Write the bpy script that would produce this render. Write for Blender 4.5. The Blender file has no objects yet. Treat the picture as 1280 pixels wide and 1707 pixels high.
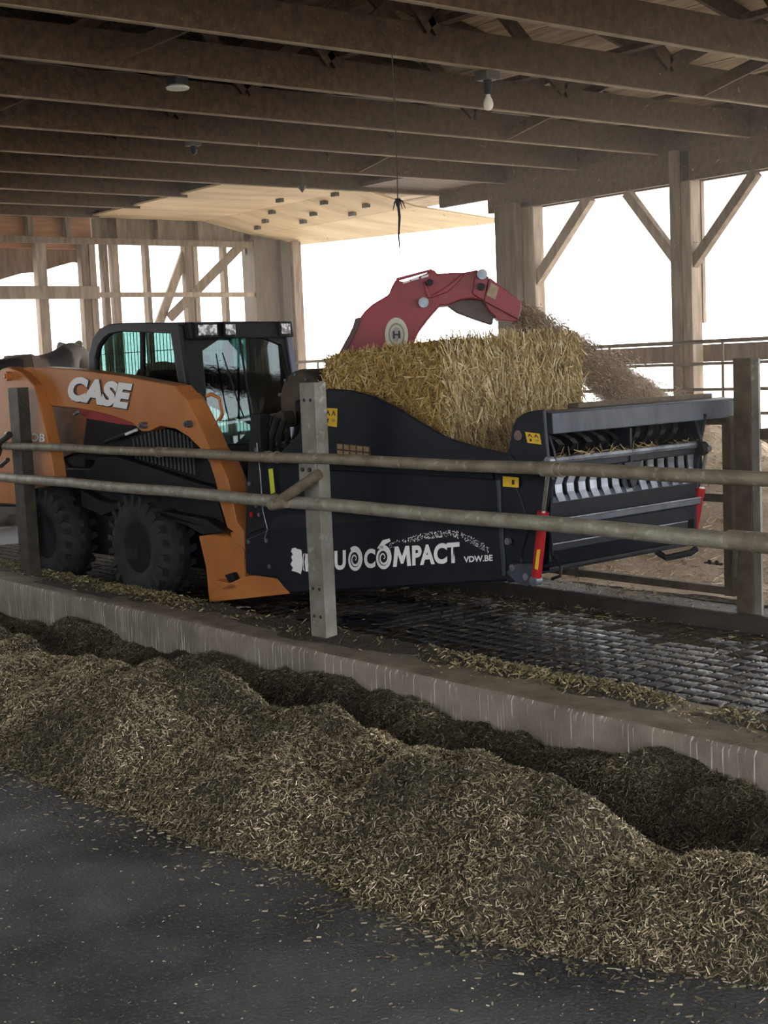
import bpy, bmesh, math, random
import numpy as np
from mathutils import Vector, Matrix
random.seed(7); RNG = np.random.default_rng(7)
SC = bpy.context.scene; COL = SC.collection
# ------------------------------------------------------------------ camera (solved from the barn's two vanishing points)
FPX = 2326.0; CXP, CYP = 640.0, 853.5
_vl = np.array([-1209.0, 690.0]); _vr = np.array([3600.0, 485.0])
_d = (_vr - _vl) / np.linalg.norm(_vr - _vl)
_v1 = np.array([_vl[0]-CXP, _vl[1]-CYP, FPX]); _v1 /= np.linalg.norm(_v1)
_up = np.cross(_v1, np.array([_d[0], _d[1], 0.0]))
if _up[1] > 0: _up = -_up
_up /= np.linalg.norm(_up)
MW = np.array([-_v1, np.cross(_up, -_v1), _up])          # world = MW @ camera ray (x right, y down, z forward)
CAM = np.array([0, 0, 1.7])
cam = bpy.data.objects.new('camera', bpy.data.cameras.new('camera')); COL.objects.link(cam)
cam.data.sensor_fit = 'HORIZONTAL'; cam.data.sensor_width = 36; cam.data.lens = 36*FPX/1280
cam.data.clip_end = 500
cam.matrix_world = Matrix([[MW[0,0], -MW[0,1], -MW[0,2], CAM[0]], [MW[1,0], -MW[1,1], -MW[1,2], CAM[1]],
                           [MW[2,0], -MW[2,1], -MW[2,2], CAM[2]], [0,0,0,1]])
SC.camera = cam
# ------------------------------------------------------------------ sky, sun, exposure
w = bpy.data.worlds.new('world'); SC.world = w; w.use_nodes = True
bg = w.node_tree.nodes['Background']; bg.inputs[0].default_value = (1.0, 0.995, 0.985, 1); bg.inputs[1].default_value = 4.9
sun = bpy.data.objects.new('sun', bpy.data.lights.new('sun', 'SUN')); COL.objects.link(sun)
sun.data.energy = 5.0; sun.data.color = (1, .93, .82); sun.data.angle = math.radians(2)
sun.rotation_euler = Vector((0.35, -0.55, -1.0)).to_track_quat('-Z', 'Y').to_euler()
SC.view_settings.view_transform = 'Standard'; SC.view_settings.look = 'None'
SC.view_settings.gamma = 1; SC.view_settings.use_curve_mapping = False
SC.view_settings.exposure = 0.12
SC.cycles.max_bounces = 8; SC.cycles.diffuse_bounces = 5; SC.cycles.glossy_bounces = 3; SC.cycles.transparent_max_bounces = 16
SC.cycles.volume_bounces = 1; SC.cycles.caustics_reflective = False; SC.cycles.caustics_refractive = False
# ------------------------------------------------------------------ pixel -> point on a real plane
def ray(px, py): return MW @ np.array([px-CXP, py-CYP, FPX])
def on(px, py, o, n):
    r = ray(px, py); return CAM + r*(np.dot(np.array(o)-CAM, n)/np.dot(r, n))
def onY(px, py, y): return on(px, py, (0, y, 0), np.array([0, 1., 0]))
def onX(px, py, x): return on(px, py, (x, 0, 0), np.array([1., 0, 0]))
def onZ(px, py, z): return on(px, py, (0, 0, z), np.array([0, 0, 1.]))
YAW = math.radians(3.0)                                   # the loader stands 3 degrees off the kerb line
F = np.array([math.cos(YAW), math.sin(YAW), 0]); N = np.array([-math.sin(YAW), math.cos(YAW), 0]); UZ = np.array([0, 0, 1.])
O = onZ(250, 1003, 0)                                     # outer face of the front tyre on the ground
def P(px, py, t=0.0): return on(px, py, O+N*t, N)         # point on the plane t metres into the machine
def PS(pts, t=0.0): return [P(x, y, t) for x, y in pts]
def S(s, t, z): return O + F*s + N*t + UZ*z
def sz(px, py, t=0.0):
    p = P(px, py, t); return float(np.dot(p-O, F)), float(p[2])
# ------------------------------------------------------------------ noise
def _lat(x, y, seed):
    r = np.sin(x*127.1 + y*311.7 + seed*74.7)*43758.5453
    return r - np.floor(r)
def vnoise(x, y, seed=0):
    xi, yi = np.floor(x), np.floor(y); u, v = x-xi, y-yi
    u = u*u*(3-2*u); v = v*v*(3-2*v)
    a, b = _lat(xi, yi, seed), _lat(xi+1, yi, seed); c, d = _lat(xi, yi+1, seed), _lat(xi+1, yi+1, seed)
    return (a*(1-u)+b*u)*(1-v) + (c*(1-u)+d*u)*v - .5
def fbm(x, y, seed=0, n=4):
    s = 0; a = 1
    for k in range(n): s = s + a*vnoise(x*2**k, y*2**k, seed+k); a *= .5
    return s
# ------------------------------------------------------------------ materials
MATS = {}
def mat(name, col, col2=None, rough=.6, metal=0.0, scale=6.0, bump=0.0, bscale=None, stretch=(1,1,1), lo=.35, hi=.65, attr=False, spec=.5, col3=None, scale3=40, lo3=.6, hi3=.72, rough2=None, detail=6, stretch3=None):
    if name in MATS: return MATS[name]
    m = bpy.data.materials.new(name); MATS[name] = m; m.use_nodes = True
    nt = m.node_tree; b = nt.nodes['Principled BSDF']; L = nt.links.new
    b.inputs['Roughness'].default_value = rough; b.inputs['Metallic'].default_value = metal
    b.inputs['Specular IOR Level'].default_value = spec
    b.inputs['Base Color'].default_value = (*col, 1)
    tc = nt.nodes.new('ShaderNodeTexCoord')
    def noise(sc, st):
        mp = nt.nodes.new('ShaderNodeMapping'); mp.inputs['Scale'].default_value = st
        L(tc.outputs['Object'], mp.inputs['Vector'])
        n = nt.nodes.new('ShaderNodeTexNoise'); n.inputs['Scale'].default_value = sc; n.inputs['Detail'].default_value = detail
        L(mp.outputs[0], n.inputs['Vector']); return n
    def ramp(n, a, c):
        r = nt.nodes.new('ShaderNodeMapRange'); r.inputs['From Min'].default_value = a; r.inputs['From Max'].default_value = c
        L(n.outputs['Fac'], r.inputs['Value']); return r
    def mix(fac, a, c):
        x = nt.nodes.new('ShaderNodeMix'); x.data_type = 'RGBA'; L(fac, x.inputs[0])
        for i, v in ((6, a), (7, c)):
            if isinstance(v, tuple): x.inputs[i].default_value = (*v, 1)
            else: L(v, x.inputs[i])
        return x.outputs[2]
    out = None
    if attr:
        at = nt.nodes.new('ShaderNodeAttribute'); at.attribute_name = 'Col'; out = at.outputs['Color']
    if col2 is not None:
        n = noise(scale, stretch); r = ramp(n, lo, hi)
        out = mix(r.outputs[0], out if out is not None else col, col2)
        if rough2 is not None:
            rr = nt.nodes.new('ShaderNodeMapRange'); rr.inputs['To Min'].default_value = rough; rr.inputs['To Max'].default_value = rough2
            L(r.outputs[0], rr.inputs['Value']); L(rr.outputs[0], b.inputs['Roughness'])
    if col3 is not None:
        n = noise(scale3, stretch3 or stretch); r = ramp(n, lo3, hi3)
        out = mix(r.outputs[0], out if out is not None else col, col3)
    if out is not None: L(out, b.inputs['Base Color'])
    if bump:
        n = noise(bscale or scale*4, stretch); bp = nt.nodes.new('ShaderNodeBump'); bp.inputs['Strength'].default_value = bump
        bp.inputs['Distance'].default_value = .02; L(n.outputs['Fac'], bp.inputs['Height']); L(bp.outputs[0], b.inputs['Normal'])
    return m
def glassmat(name, tint, gloss=.12):
    m = bpy.data.materials.new(name); m.use_nodes = True; nt = m.node_tree; nt.nodes.clear(); L = nt.links.new
    o = nt.nodes.new('ShaderNodeOutputMaterial'); mx = nt.nodes.new('ShaderNodeMixShader'); t = nt.nodes.new('ShaderNodeBsdfTransparent')
    g = nt.nodes.new('ShaderNodeBsdfGlossy'); g.inputs['Roughness'].default_value = .02; fr = nt.nodes.new('ShaderNodeFresnel'); fr.inputs[0].default_value = 1.6
    t.inputs[0].default_value = (*tint, 1); g.inputs[0].default_value = (.85, .95, 1, 1)
    ge = nt.nodes.new('ShaderNodeNewGeometry'); io = nt.nodes.new('ShaderNodeMapRange'); io.inputs['To Min'].default_value = 1.6; io.inputs['To Max'].default_value = .625   # same reflectance from either face of the pane
    L(ge.outputs['Backfacing'], io.inputs['Value']); L(io.outputs[0], fr.inputs[0])
    L(fr.outputs[0], mx.inputs[0]); L(t.outputs[0], mx.inputs[1]); L(g.outputs[0], mx.inputs[2]); L(mx.outputs[0], o.inputs[0]); return m
WOOD = mat('old_wood', (.080,.044,.020), (.037,.020,.009), .8, scale=3, stretch=(1,6,6), bump=.4, bscale=20, col3=(.105,.068,.04), scale3=8)
WOODX = mat('old_wood_lengthwise', (.11,.065,.038), (.055,.03,.018), .8, scale=3, stretch=(6,.6,6), bump=.4, bscale=20, col3=(.16,.105,.065), scale3=8)
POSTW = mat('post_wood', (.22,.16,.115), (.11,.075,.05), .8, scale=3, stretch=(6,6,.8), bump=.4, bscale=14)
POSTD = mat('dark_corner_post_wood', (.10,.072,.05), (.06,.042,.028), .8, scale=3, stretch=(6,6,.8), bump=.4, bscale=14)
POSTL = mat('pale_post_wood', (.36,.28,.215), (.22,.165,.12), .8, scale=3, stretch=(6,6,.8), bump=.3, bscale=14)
DECKM = mat('roof_deck_wood', (.42,.32,.22), (.22,.15,.09), .85, scale=2, stretch=(1,8,1), bump=.2)
PLY = mat('plywood', (.56,.41,.24), (.38,.26,.14), .75, scale=1.2, stretch=(3,.6,1), bump=.15, col3=(.25,.16,.09), scale3=2.2, lo3=.66, hi3=.8)
REDW = mat('reddish_board', (.42,.20,.09), (.26,.125,.065), .8, scale=4, stretch=(6,.6,6))
ASPH = mat('barn_floor', (.13,.138,.15), (.048,.052,.06), .6, scale=1.6, bump=.5, bscale=60, col3=(.20,.19,.155), scale3=75, lo3=.56, hi3=.74, rough2=.9, spec=.4)
CONC = mat('kerb_concrete', (.30,.265,.225), (.19,.165,.14), .9, scale=4, bump=.4, bscale=40, col3=(.80,.78,.74), scale3=5, stretch3=(13,5,.5), lo3=.57, hi3=.70)
DARKC = mat('dark_wet_concrete', (.05,.04,.03), (.025,.02,.016), .6, scale=5, bump=.5, bscale=40)
PAVE = mat('wet_paver', (.018,.021,.029), (.045,.040,.034), .18, scale=2.6, bump=.25, bscale=22, rough2=.7, lo=.42, hi=.58, spec=.6, detail=9)
MUD = mat('muddy_paver', (.028,.021,.013), (.05,.04,.027), .9, scale=7, bump=.8, bscale=20, spec=.1)
STEEL = mat('galvanised_steel', (.32,.31,.28), (.20,.185,.155), .55, .35, scale=7, bump=.2, col3=(.42,.41,.38), scale3=14)
PIPE = mat('dirty_pipe', (.40,.375,.315), (.26,.235,.185), .55, .25, scale=9, bump=.25, bscale=50, col3=(.52,.50,.44), scale3=22, lo3=.58)
PIPED = mat('dirty_pipe_brown', (.30,.265,.20), (.19,.16,.115), .6, .2, scale=9, bump=.25, bscale=50, col3=(.44,.40,.33), scale3=22, lo3=.58)
DSTEEL = mat('dark_steel', (.075,.066,.052), (.04,.035,.028), .6, .3, scale=10, bump=.3)
RUSTY = mat('brown_gate_steel', (.14,.11,.075), (.08,.06,.04), .7, .2, scale=12, bump=.3)
ORANGE = mat('orange_paint', (.58,.225,.065), (.46,.165,.045), .42, scale=3, col3=(.38,.20,.10), scale3=9, lo3=.6, hi3=.9)
BLACK = mat('black_paint', (.008,.011,.018), (.012,.016,.024), .45, scale=4, bump=.05, col3=(.035,.035,.035), scale3=60, lo3=.70, hi3=.82, spec=.28)
BLACK2 = mat('matt_black', (.009,.010,.013), (.017,.018,.022), .55, scale=8, spec=.25)
CABM = mat('cab_frame_paint', (.030,.031,.040), (.045,.045,.055), .4, scale=5, spec=.3)
SLAB = mat('scuffed_black_steel', (.024,.033,.052), (.06,.074,.10), .5, .1, scale=7, stretch=(1,1,.35), bump=.1)
WORN = mat('worn_bright_steel', (.30,.33,.38), (.14,.16,.19), .35, .6, scale=10)
RUB = mat('tyre_rubber', (.018,.021,.026), (.032,.035,.041), .7, scale=6, bump=.3, spec=.3)
RED = mat('red_paint', (.27,.022,.040), (.21,.02,.035), .45, scale=4)
REDC = mat('cylinder_red', (.34,.008,.014), None, .35)
REDD = mat('dull_red_cover', (.38,.05,.055), (.3,.04,.045), .6)
CHROME = mat('chrome', (.75,.76,.78), None, .15, 1.0)
WHITE = mat('white_print', (.95,.98,1.0), None, .6)
SILV = mat('silver_print', (.92,.93,.94), None, .5)
YEL = mat('yellow_sticker', (.80,.52,.03), None, .6)
YELG = mat('lime_sticker', (.65,.68,.05), None, .6)
INK = mat('black_ink', (.02,.02,.02), None, .6)
STRAWA = mat('chopped_straw', (.3,.25,.15), None, .75, attr=True, spec=.25)
FEEDB = mat('feed_base', (.065,.055,.037), (.024,.020,.013), .95, scale=30, bump=1.0, bscale=90, col3=(.21,.18,.125), scale3=110, lo3=.52, hi3=.7)
BALEM = mat('bale_core', (.36,.24,.09), (.20,.125,.045), .9, scale=18, bump=1.0, bscale=60, col3=(.50,.36,.16), scale3=40, lo3=.5, hi3=.7, stretch3=(1,1,.4))
BEDM = mat('straw_bedding', (.58,.47,.35), (.46,.36,.26), .95, scale=2.5, bump=.6, bscale=50, col3=(.66,.56,.43), scale3=60, lo3=.5, hi3=.75)
COWM = mat('cow_hide', (.035,.030,.032), None, .8)
_nt = COWM.node_tree; _tc = _nt.nodes.new('ShaderNodeTexCoord'); _sx = _nt.nodes.new('ShaderNodeSeparateXYZ'); _mr = _nt.nodes.new('ShaderNodeMapRange'); _cr = _nt.nodes.new('ShaderNodeValToRGB')
_nz = _nt.nodes.new('ShaderNodeTexNoise'); _nz.inputs['Scale'].default_value = 5; _ad = _nt.nodes.new('ShaderNodeMath'); _ad.operation = 'MULTIPLY_ADD'; _ad.inputs[1].default_value = .15
_nt.links.new(_tc.outputs['Object'], _sx.inputs[0]); _nt.links.new(_tc.outputs['Object'], _nz.inputs['Vector']); _nt.links.new(_nz.outputs['Fac'], _ad.inputs[0]); _nt.links.new(_sx.outputs['Y'], _ad.inputs[2]); _nt.links.new(_ad.outputs[0], _mr.inputs['Value'])
_mr.inputs['From Min'].default_value = onX(0, 620, -13.6)[1]+.075; _mr.inputs['From Max'].default_value = onX(150, 620, -13.6)[1]+.075
_nt.links.new(_mr.outputs[0], _cr.inputs[0]); _nt.links.new(_cr.outputs[0], _nt.nodes['Principled BSDF'].inputs['Base Color'])
_cr.color_ramp.elements[0].position = .13; _cr.color_ramp.elements[0].color = (.03,.026,.03,1); _cr.color_ramp.elements[1].position = .15; _cr.color_ramp.elements[1].color = (.13,.09,.07,1)
for _p, _c in ((.40,(.13,.09,.07,1)), (.42,(.03,.026,.03,1)), (.70,(.035,.03,.03,1)), (.74,(.20,.18,.155,1))):
    _e = _cr.color_ramp.elements.new(_p); _e.color = _c
GLASS = glassmat('cab_glass', (.30,.43,.41))
FGLASS = glassmat('windscreen_glass', (.25,.36,.36))
# ------------------------------------------------------------------ mesh helpers (all coordinates are world metres)
class MB:
    def __init__(s): s.v = []; s.f = []
    def add(s, v, f):
        k = len(s.v); s.v += [tuple(map(float, p)) for p in v]; s.f += [tuple(i+k for i in g) for g in f]; return s
    def prism(s, pts, off):
        pts = [np.array(p) for p in pts]; off = np.array(off); n = len(pts)
        return s.add(pts + [p+off for p in pts], [tuple(range(n)), tuple(range(2*n-1, n-1, -1))] + [(i, i+n, (i+1) % n+n, (i+1) % n) for i in range(n)])
    def ring(s, a, b, off):
        n = len(a); off = np.array(off); a = [np.array(p) for p in a]; b = [np.array(p) for p in b]
        v = a + b + [p+off for p in a] + [p+off for p in b]; f = []
        for i in range(n):
            j = (i+1) % n
            f += [(i, j, j+n, i+n), (i+2*n, i+3*n, j+3*n, j+2*n), (i, i+2*n, j+2*n, j), (i+n, j+n, j+3*n, i+3*n)]
        return s.add(v, f)
    def box(s, c, d, ax=(np.array([1.,0,0]), np.array([0,1.,0]), UZ)):
        c = np.array(c); e = [ax[i]*d[i]/2 for i in range(3)]
        v = [c+a*e[0]+b*e[1]+g*e[2] for a in (-1,1) for b in (-1,1) for g in (-1,1)]
        return s.add(v, [(0,1,3,2),(4,6,7,5),(0,4,5,1),(2,3,7,6),(0,2,6,4),(1,5,7,3)])
    def mbox(s, s0, s1, t0, t1, z0, z1):
        return s.box(S((s0+s1)/2, (t0+t1)/2, (z0+z1)/2), (abs(s1-s0), abs(t1-t0), abs(z1-z0)), (F, N, UZ))
    def wbox(s, x0, x1, y0, y1, z0, z1):
        return s.box(((x0+x1)/2, (y0+y1)/2, (z0+z1)/2), (abs(x1-x0), abs(y1-y0), abs(z1-z0)))
    def beam(s, p, q, w_, h_, up=UZ):
        p = np.array(p, float); q = np.array(q, float); d = q-p; L = np.linalg.norm(d); d = d/L
        sd = np.cross(d, up); sd /= np.linalg.norm(sd); u = np.cross(sd, d)
        return s.box((p+q)/2, (L, w_, h_), (d, sd, u))
    def tube(s, pts, r, n=10):
        pts = [np.array(p, float) for p in pts]; k = len(pts); rs = r if isinstance(r, (list, tuple)) else [r]*k
        v = []; ref = None
        for i in range(k):
            d = pts[min(i+1, k-1)]-pts[max(i-1, 0)]; d /= np.linalg.norm(d)
            if ref is None: ref = np.cross(d, UZ if abs(d[2]) < .9 else np.array([1.,0,0]))
            ref = ref - d*np.dot(ref, d); ref /= np.linalg.norm(ref); b = np.cross(d, ref)
            v += [pts[i]+(ref*math.cos(a)+b*math.sin(a))*rs[i] for a in [2*math.pi*j/n for j in range(n)]]
        f = [(i*n+j, i*n+(j+1) % n, (i+1)*n+(j+1) % n, (i+1)*n+j) for i in range(k-1) for j in range(n)]
        f += [tuple(range(n-1, -1, -1)), tuple(range((k-1)*n, k*n))]
        return s.add(v, f)
    def lathe(s, prof, c, axis, n=32, e1=None):
        c = np.array(c); e1 = np.array(e1 if e1 is not None else (UZ if abs(axis[2]) < .9 else (1.,0,0))); e2 = np.cross(axis, e1)
        v = []
        for (r, a) in prof: v += [c+axis*a+(e1*math.cos(q)+e2*math.sin(q))*r for q in [2*math.pi*j/n for j in range(n)]]
        k = len(prof)
        f = [(i*n+j, i*n+(j+1) % n, (i+1)*n+(j+1) % n, (i+1)*n+j) for i in range(k-1) for j in range(n)]
        f += [tuple(range(n-1, -1, -1)), tuple(range((k-1)*n, k*n))]
        return s.add(v, f)
def setp(o, label=None, cat=None, group=None, kind=None):
    for k, v in (('label', label), ('category', cat), ('group', group), ('kind', kind)):
        if v: o[k] = v
    return o
def root_loc(o):
    while o is not None and o.parent is not None: o = o.parent
    return np.array(o.location) if o is not None else np.zeros(3)
def link(name, mesh, m, parent=None):
    o = bpy.data.objects.new(name, mesh); COL.objects.link(o)
    if m is not None: mesh.materials.append(m)
    if parent is not None: o.parent = parent
    return o
def build(name, mb, m, parent=None, bevel=0.0, smooth=False, loc=None):
    off = root_loc(parent) if parent is not None else np.array(loc if loc is not None else (0, 0, 0), float)
    me = bpy.data.meshes.new(name); me.from_pydata([tuple(np.array(p)-off) for p in mb.v], [], mb.f); me.update()
    bm = bmesh.new(); bm.from_mesh(me); bmesh.ops.recalc_face_normals(bm, faces=bm.faces); bm.to_mesh(me); bm.free()
    o = link(name, me, m, parent)
    if parent is None: o.location = off
    if smooth:
        for p in me.polygons: p.use_smooth = True
        me.set_sharp_from_angle(angle=math.radians(40))
    if bevel:
        b = o.modifiers.new('bevel', 'BEVEL'); b.width = bevel; b.segments = 2; b.limit_method = 'ANGLE'; b.angle_limit = math.radians(35)
    return o
def empty(name, loc, label=None, cat=None, group=None, kind=None):
    o = bpy.data.objects.new(name, None); COL.objects.link(o); o.location = loc; o.empty_display_size = .2
    return setp(o, label, cat, group, kind)
def fast(name, v, f, m, parent=None, col=None, smooth=False):
    me = bpy.data.meshes.new(name); v = np.asarray(v, np.float32); f = np.asarray(f, np.int32)
    if parent is not None: v = v - root_loc(parent).astype(np.float32)
    k = f.shape[1]; me.vertices.add(len(v)); me.vertices.foreach_set('co', v.ravel())
    me.loops.add(f.size); me.loops.foreach_set('vertex_index', f.ravel())
    me.polygons.add(len(f)); me.polygons.foreach_set('loop_start', np.arange(0, f.size, k, dtype=np.int32))
    me.polygons.foreach_set('loop_total', np.full(len(f), k, np.int32))
    if smooth: me.polygons.foreach_set('use_smooth', np.ones(len(f), bool))
    me.update(calc_edges=True)
    if col is not None:
        a = me.color_attributes.new('Col', 'FLOAT_COLOR', 'POINT')
        c = np.ones((len(v), 4), np.float32); c[:, :3] = col; a.data.foreach_set('color', c.ravel())
    return link(name, me, m, parent)
def grid(x0, x1, nx, y0, y1, ny, hf):
    X, Y = np.meshgrid(np.linspace(x0, x1, nx), np.linspace(y0, y1, ny)); Z = hf(X, Y)
    v = np.stack([X.ravel(), Y.ravel(), Z.ravel()], 1); i = (np.arange(ny-1)[:, None]*nx + np.arange(nx-1)[None]).ravel()
    return v, np.stack([i, i+1, i+nx+1, i+nx], 1)
def flakes(c, d, L, W, nrm=None, rnd=.6):
    """one quad strip per flake: centre, direction, length, width"""
    n = len(c); d = d/np.linalg.norm(d, axis=1)[:, None]
    r = RNG.normal(size=(n, 3)); s = np.cross(d, r); s /= np.linalg.norm(s, axis=1)[:, None]
    if nrm is not None:
        s2 = np.cross(d, nrm); s2 /= np.linalg.norm(s2, axis=1)[:, None]+1e-6; s = s2+s*rnd; s /= np.linalg.norm(s, axis=1)[:, None]
    a = d*(L/2)[:, None]; b = s*(W/2)[:, None]
    v = np.stack([c-a-b, c+a-b, c+a+b, c-a+b], 1).reshape(-1, 3)
    return v, np.arange(4*n).reshape(n, 4)
def palette(n, cols, probs, var=.25):
    i = RNG.choice(len(cols), n, p=np.array(probs)/sum(probs)); c = np.array(cols)[i]*(1+RNG.uniform(-var, var, (n, 1)))
    return np.repeat(c, 4, 0)
def prop_text(name, txt, bl, br, tl, t, m, parent, shear=0, off=0.0, lift=.004, space=1.0):
    cu = bpy.data.curves.new('t', 'FONT'); cu.body = txt; cu.shear = shear; cu.offset = off; cu.space_character = space; cu.resolution_u = 4
    o = bpy.data.objects.new('t', cu); me = bpy.data.meshes.new_from_object(o)
    co = np.array([v.co[:] for v in me.vertices]); mn, mx = co.min(0), co.max(0)
    A, B, C = P(*bl, t), P(*br, t), P(*tl, t); off3 = root_loc(parent)
    for v, p in zip(me.vertices, co):
        u = (p[0]-mn[0])/(mx[0]-mn[0]); q = (p[1]-mn[1])/(mx[1]-mn[1])
        v.co = tuple(A+(B-A)*u+(C-A)*q-N*lift-off3)
    bpy.data.objects.remove(o); me.materials.clear(); me.name = name
    return link(name, me, m, parent)

# ================================================================== SETTING
# outside ground
fast_ground = build('ground', MB().wbox(-90, 60, -60, 110, -.45, -.40), mat('outdoor_ground', (.62,.60,.55), (.5,.5,.45), .9, scale=.6)); setp(fast_ground, kind='structure')
# feed alley floor
v, f = grid(-13, 8, 211, -8, 4.62, 128, lambda X, Y: -.25 + .004*fbm(X*1.5, Y*1.5, 3))
fl = fast('floor', v, f, ASPH, smooth=True); setp(fl, kind='structure')
b_ = MB().wbox(-17, 8, -8, 4.62, -.42, -.265); setp(build('floor', b_, DARKC), kind='structure')
# near kerb (concrete feed wall)
prof = [(4.60, -.30), (4.60, .045), (4.615, .07), (4.645, .08), (5.05, .08), (5.07, .065), (5.07, -.30)]
nx = 160; xs = np.linspace(-16.2, 6, nx); v = []
for x in xs:
    for (y, z) in prof: v.append((x, y+.006*float(vnoise(np.array(x*3.), np.array(z*9.), 5)), z+(.008*float(vnoise(np.array(x*2.), np.array(y*9.), 8)) if z > 0 else 0)))
k = len(prof); f = [(i*k+j, (i+1)*k+j, (i+1)*k+j+1, i*k+j+1) for i in range(nx-1) for j in range(k-1)]
kerb = fast('wall_near_kerb', v, f, CONC); setp(kerb, kind='structure')
kerb.data.materials.append(mat('kerb_top_dirt', (.24,.205,.155), (.14,.115,.082), .9, scale=5, bump=.5, bscale=50, col3=(.24,.20,.14), scale3=30))
kerb.data.polygons.foreach_set('material_index', np.array([0 if j in (0, 1, 5) else 1 for i in range(nx-1) for j in range(k-1)], dtype=np.int32))
# machine alley: base slab plus pavers laid one by one
alley = build('floor', MB().wbox(-16.2, 6, 5.07, 6.9, -.30, -.018), mat('alley_base', (.008,.007,.006), (.016,.013,.01), .7, scale=6, bump=.5, bscale=40)); setp(alley, kind='structure')
pm = []
bm = bmesh.new(); 
def paver_mesh(seed):
    rn = random.Random(seed); h = .0495; top = []
    for (a, b2) in ((-1,-1),(1,-1),(1,1),(-1,1)): top.append((a*h*(1+rn.uniform(-.07,.05)), b2*h*(1+rn.uniform(-.07,.05)), rn.uniform(-.002,.002)))
    v = [(x*1.0, y*1.0, -.02) for x, y, z in top] + [(x, y, z-.007) for x, y, z in top] + [(x*.89, y*.89, z) for x, y, z in top]
    f = [(8,9,10,11)]
    for i in range(4):
        j = (i+1) % 4; f += [(i, j, j+4, i+4), (i+4, j+4, j+8, i+8)]
    return v, f
for sd in range(6):
    v, f = paver_mesh(sd); me = bpy.data.meshes.new('paver'); me.from_pydata(v, [], f); me.materials.append(PAVE); pm.append(me)
for me in list(pm): m2 = me.copy(); m2.materials.clear(); m2.materials.append(MUD); pm.append(m2)
cells = []
for ix in range(int(17/.12)):
    for iy in range(15):
        x = -14.0+ix*.12; y = 5.14+iy*.12
        if x > 2.6: continue
        cells.append((x, y))
def alley_h(x, y): return float(.012*fbm(np.array(x*1.3), np.array(y*1.3), 21, 2))
def inview(x, y):
    c = MW.T @ (np.array([x, y, 0])-CAM); return c[2], CXP+FPX*c[0]/c[2]
vis = sorted([(inview(x, y)[0], x, y) for x, y in cells if 560 < inview(x, y)[1] < 1285])
single = set((x, y) for d, x, y in vis[:300])
rest = MB(); restm = MB()
for n_, (x, y) in enumerate(cells):
    rz = random.uniform(-.05, .05); z = alley_h(x, y); jx, jy = random.uniform(-.004,.004), random.uniform(-.004,.004)
    muddy = x < -8.4+random.uniform(-.6,.6) or y > 6.55+random.uniform(-.25,.2) or random.random() < .06
    if (x, y) in single:
        o = bpy.data.objects.new('paver', pm[n_ % 6+(6 if muddy else 0)]); COL.objects.link(o); o.parent = alley
        o.location = (x+jx, y+jy, z); o.rotation_euler = (random.uniform(-.02,.02), random.uniform(-.02,.02), rz)
    else:
        v, f = paver_mesh(n_ % 6); c_, s_ = math.cos(rz), math.sin(rz)
        tx, ty = random.uniform(-.02,.02), random.uniform(-.02,.02)
        (restm if muddy else rest).add([(x+jx+a*c_-b*s_, y+jy+a*s_+b*c_, z+cc+a*tx+b*ty) for a, b, cc in v], f)
setp(build('paver', rest, PAVE, alley), kind='stuff'); setp(build('muddy_paver', restm, MUD, alley), kind='stuff')
# far kerb and bedded pen
fk = build('wall_far_kerb', MB().wbox(-16.2, 6, 6.90, 7.20, -.30, .10), DARKC, bevel=.02); setp(fk, kind='structure')
def bed_h(X, Y):
    g = lambda cx, cy, rx, ry, h: h*np.exp(-((X-cx)/rx)**2-((Y-cy)/ry)**2)
    z = .10 + .12*np.clip((Y-7.2)/1.5, 0, 1) + .05*fbm(X*1.2, Y*1.2, 31)+.02*fbm(X*6, Y*6, 41)
    m = np.maximum.reduce([g(-7.4, 9.5, 1.7, 1.2, .62), g(-8.5, 10.5, 1.1, 1.1, .85), g(-5.4, 10.3, 1.2, 1.0, .22), g(-10.2, 10.3, 1.6, .9, 1.05), g(-14, 9.2, 2.5, 1.4, .3)])
    z = z + m
    return z
v, f = grid(-16.0, 4, 260, 7.19, 10.97, 70, bed_h)
bed = fast('straw_bedding', v, f, BEDM, smooth=True); setp(bed, 'tan straw bedding heaped up in the pen behind the loader', 'bedding', kind='stuff')
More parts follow.
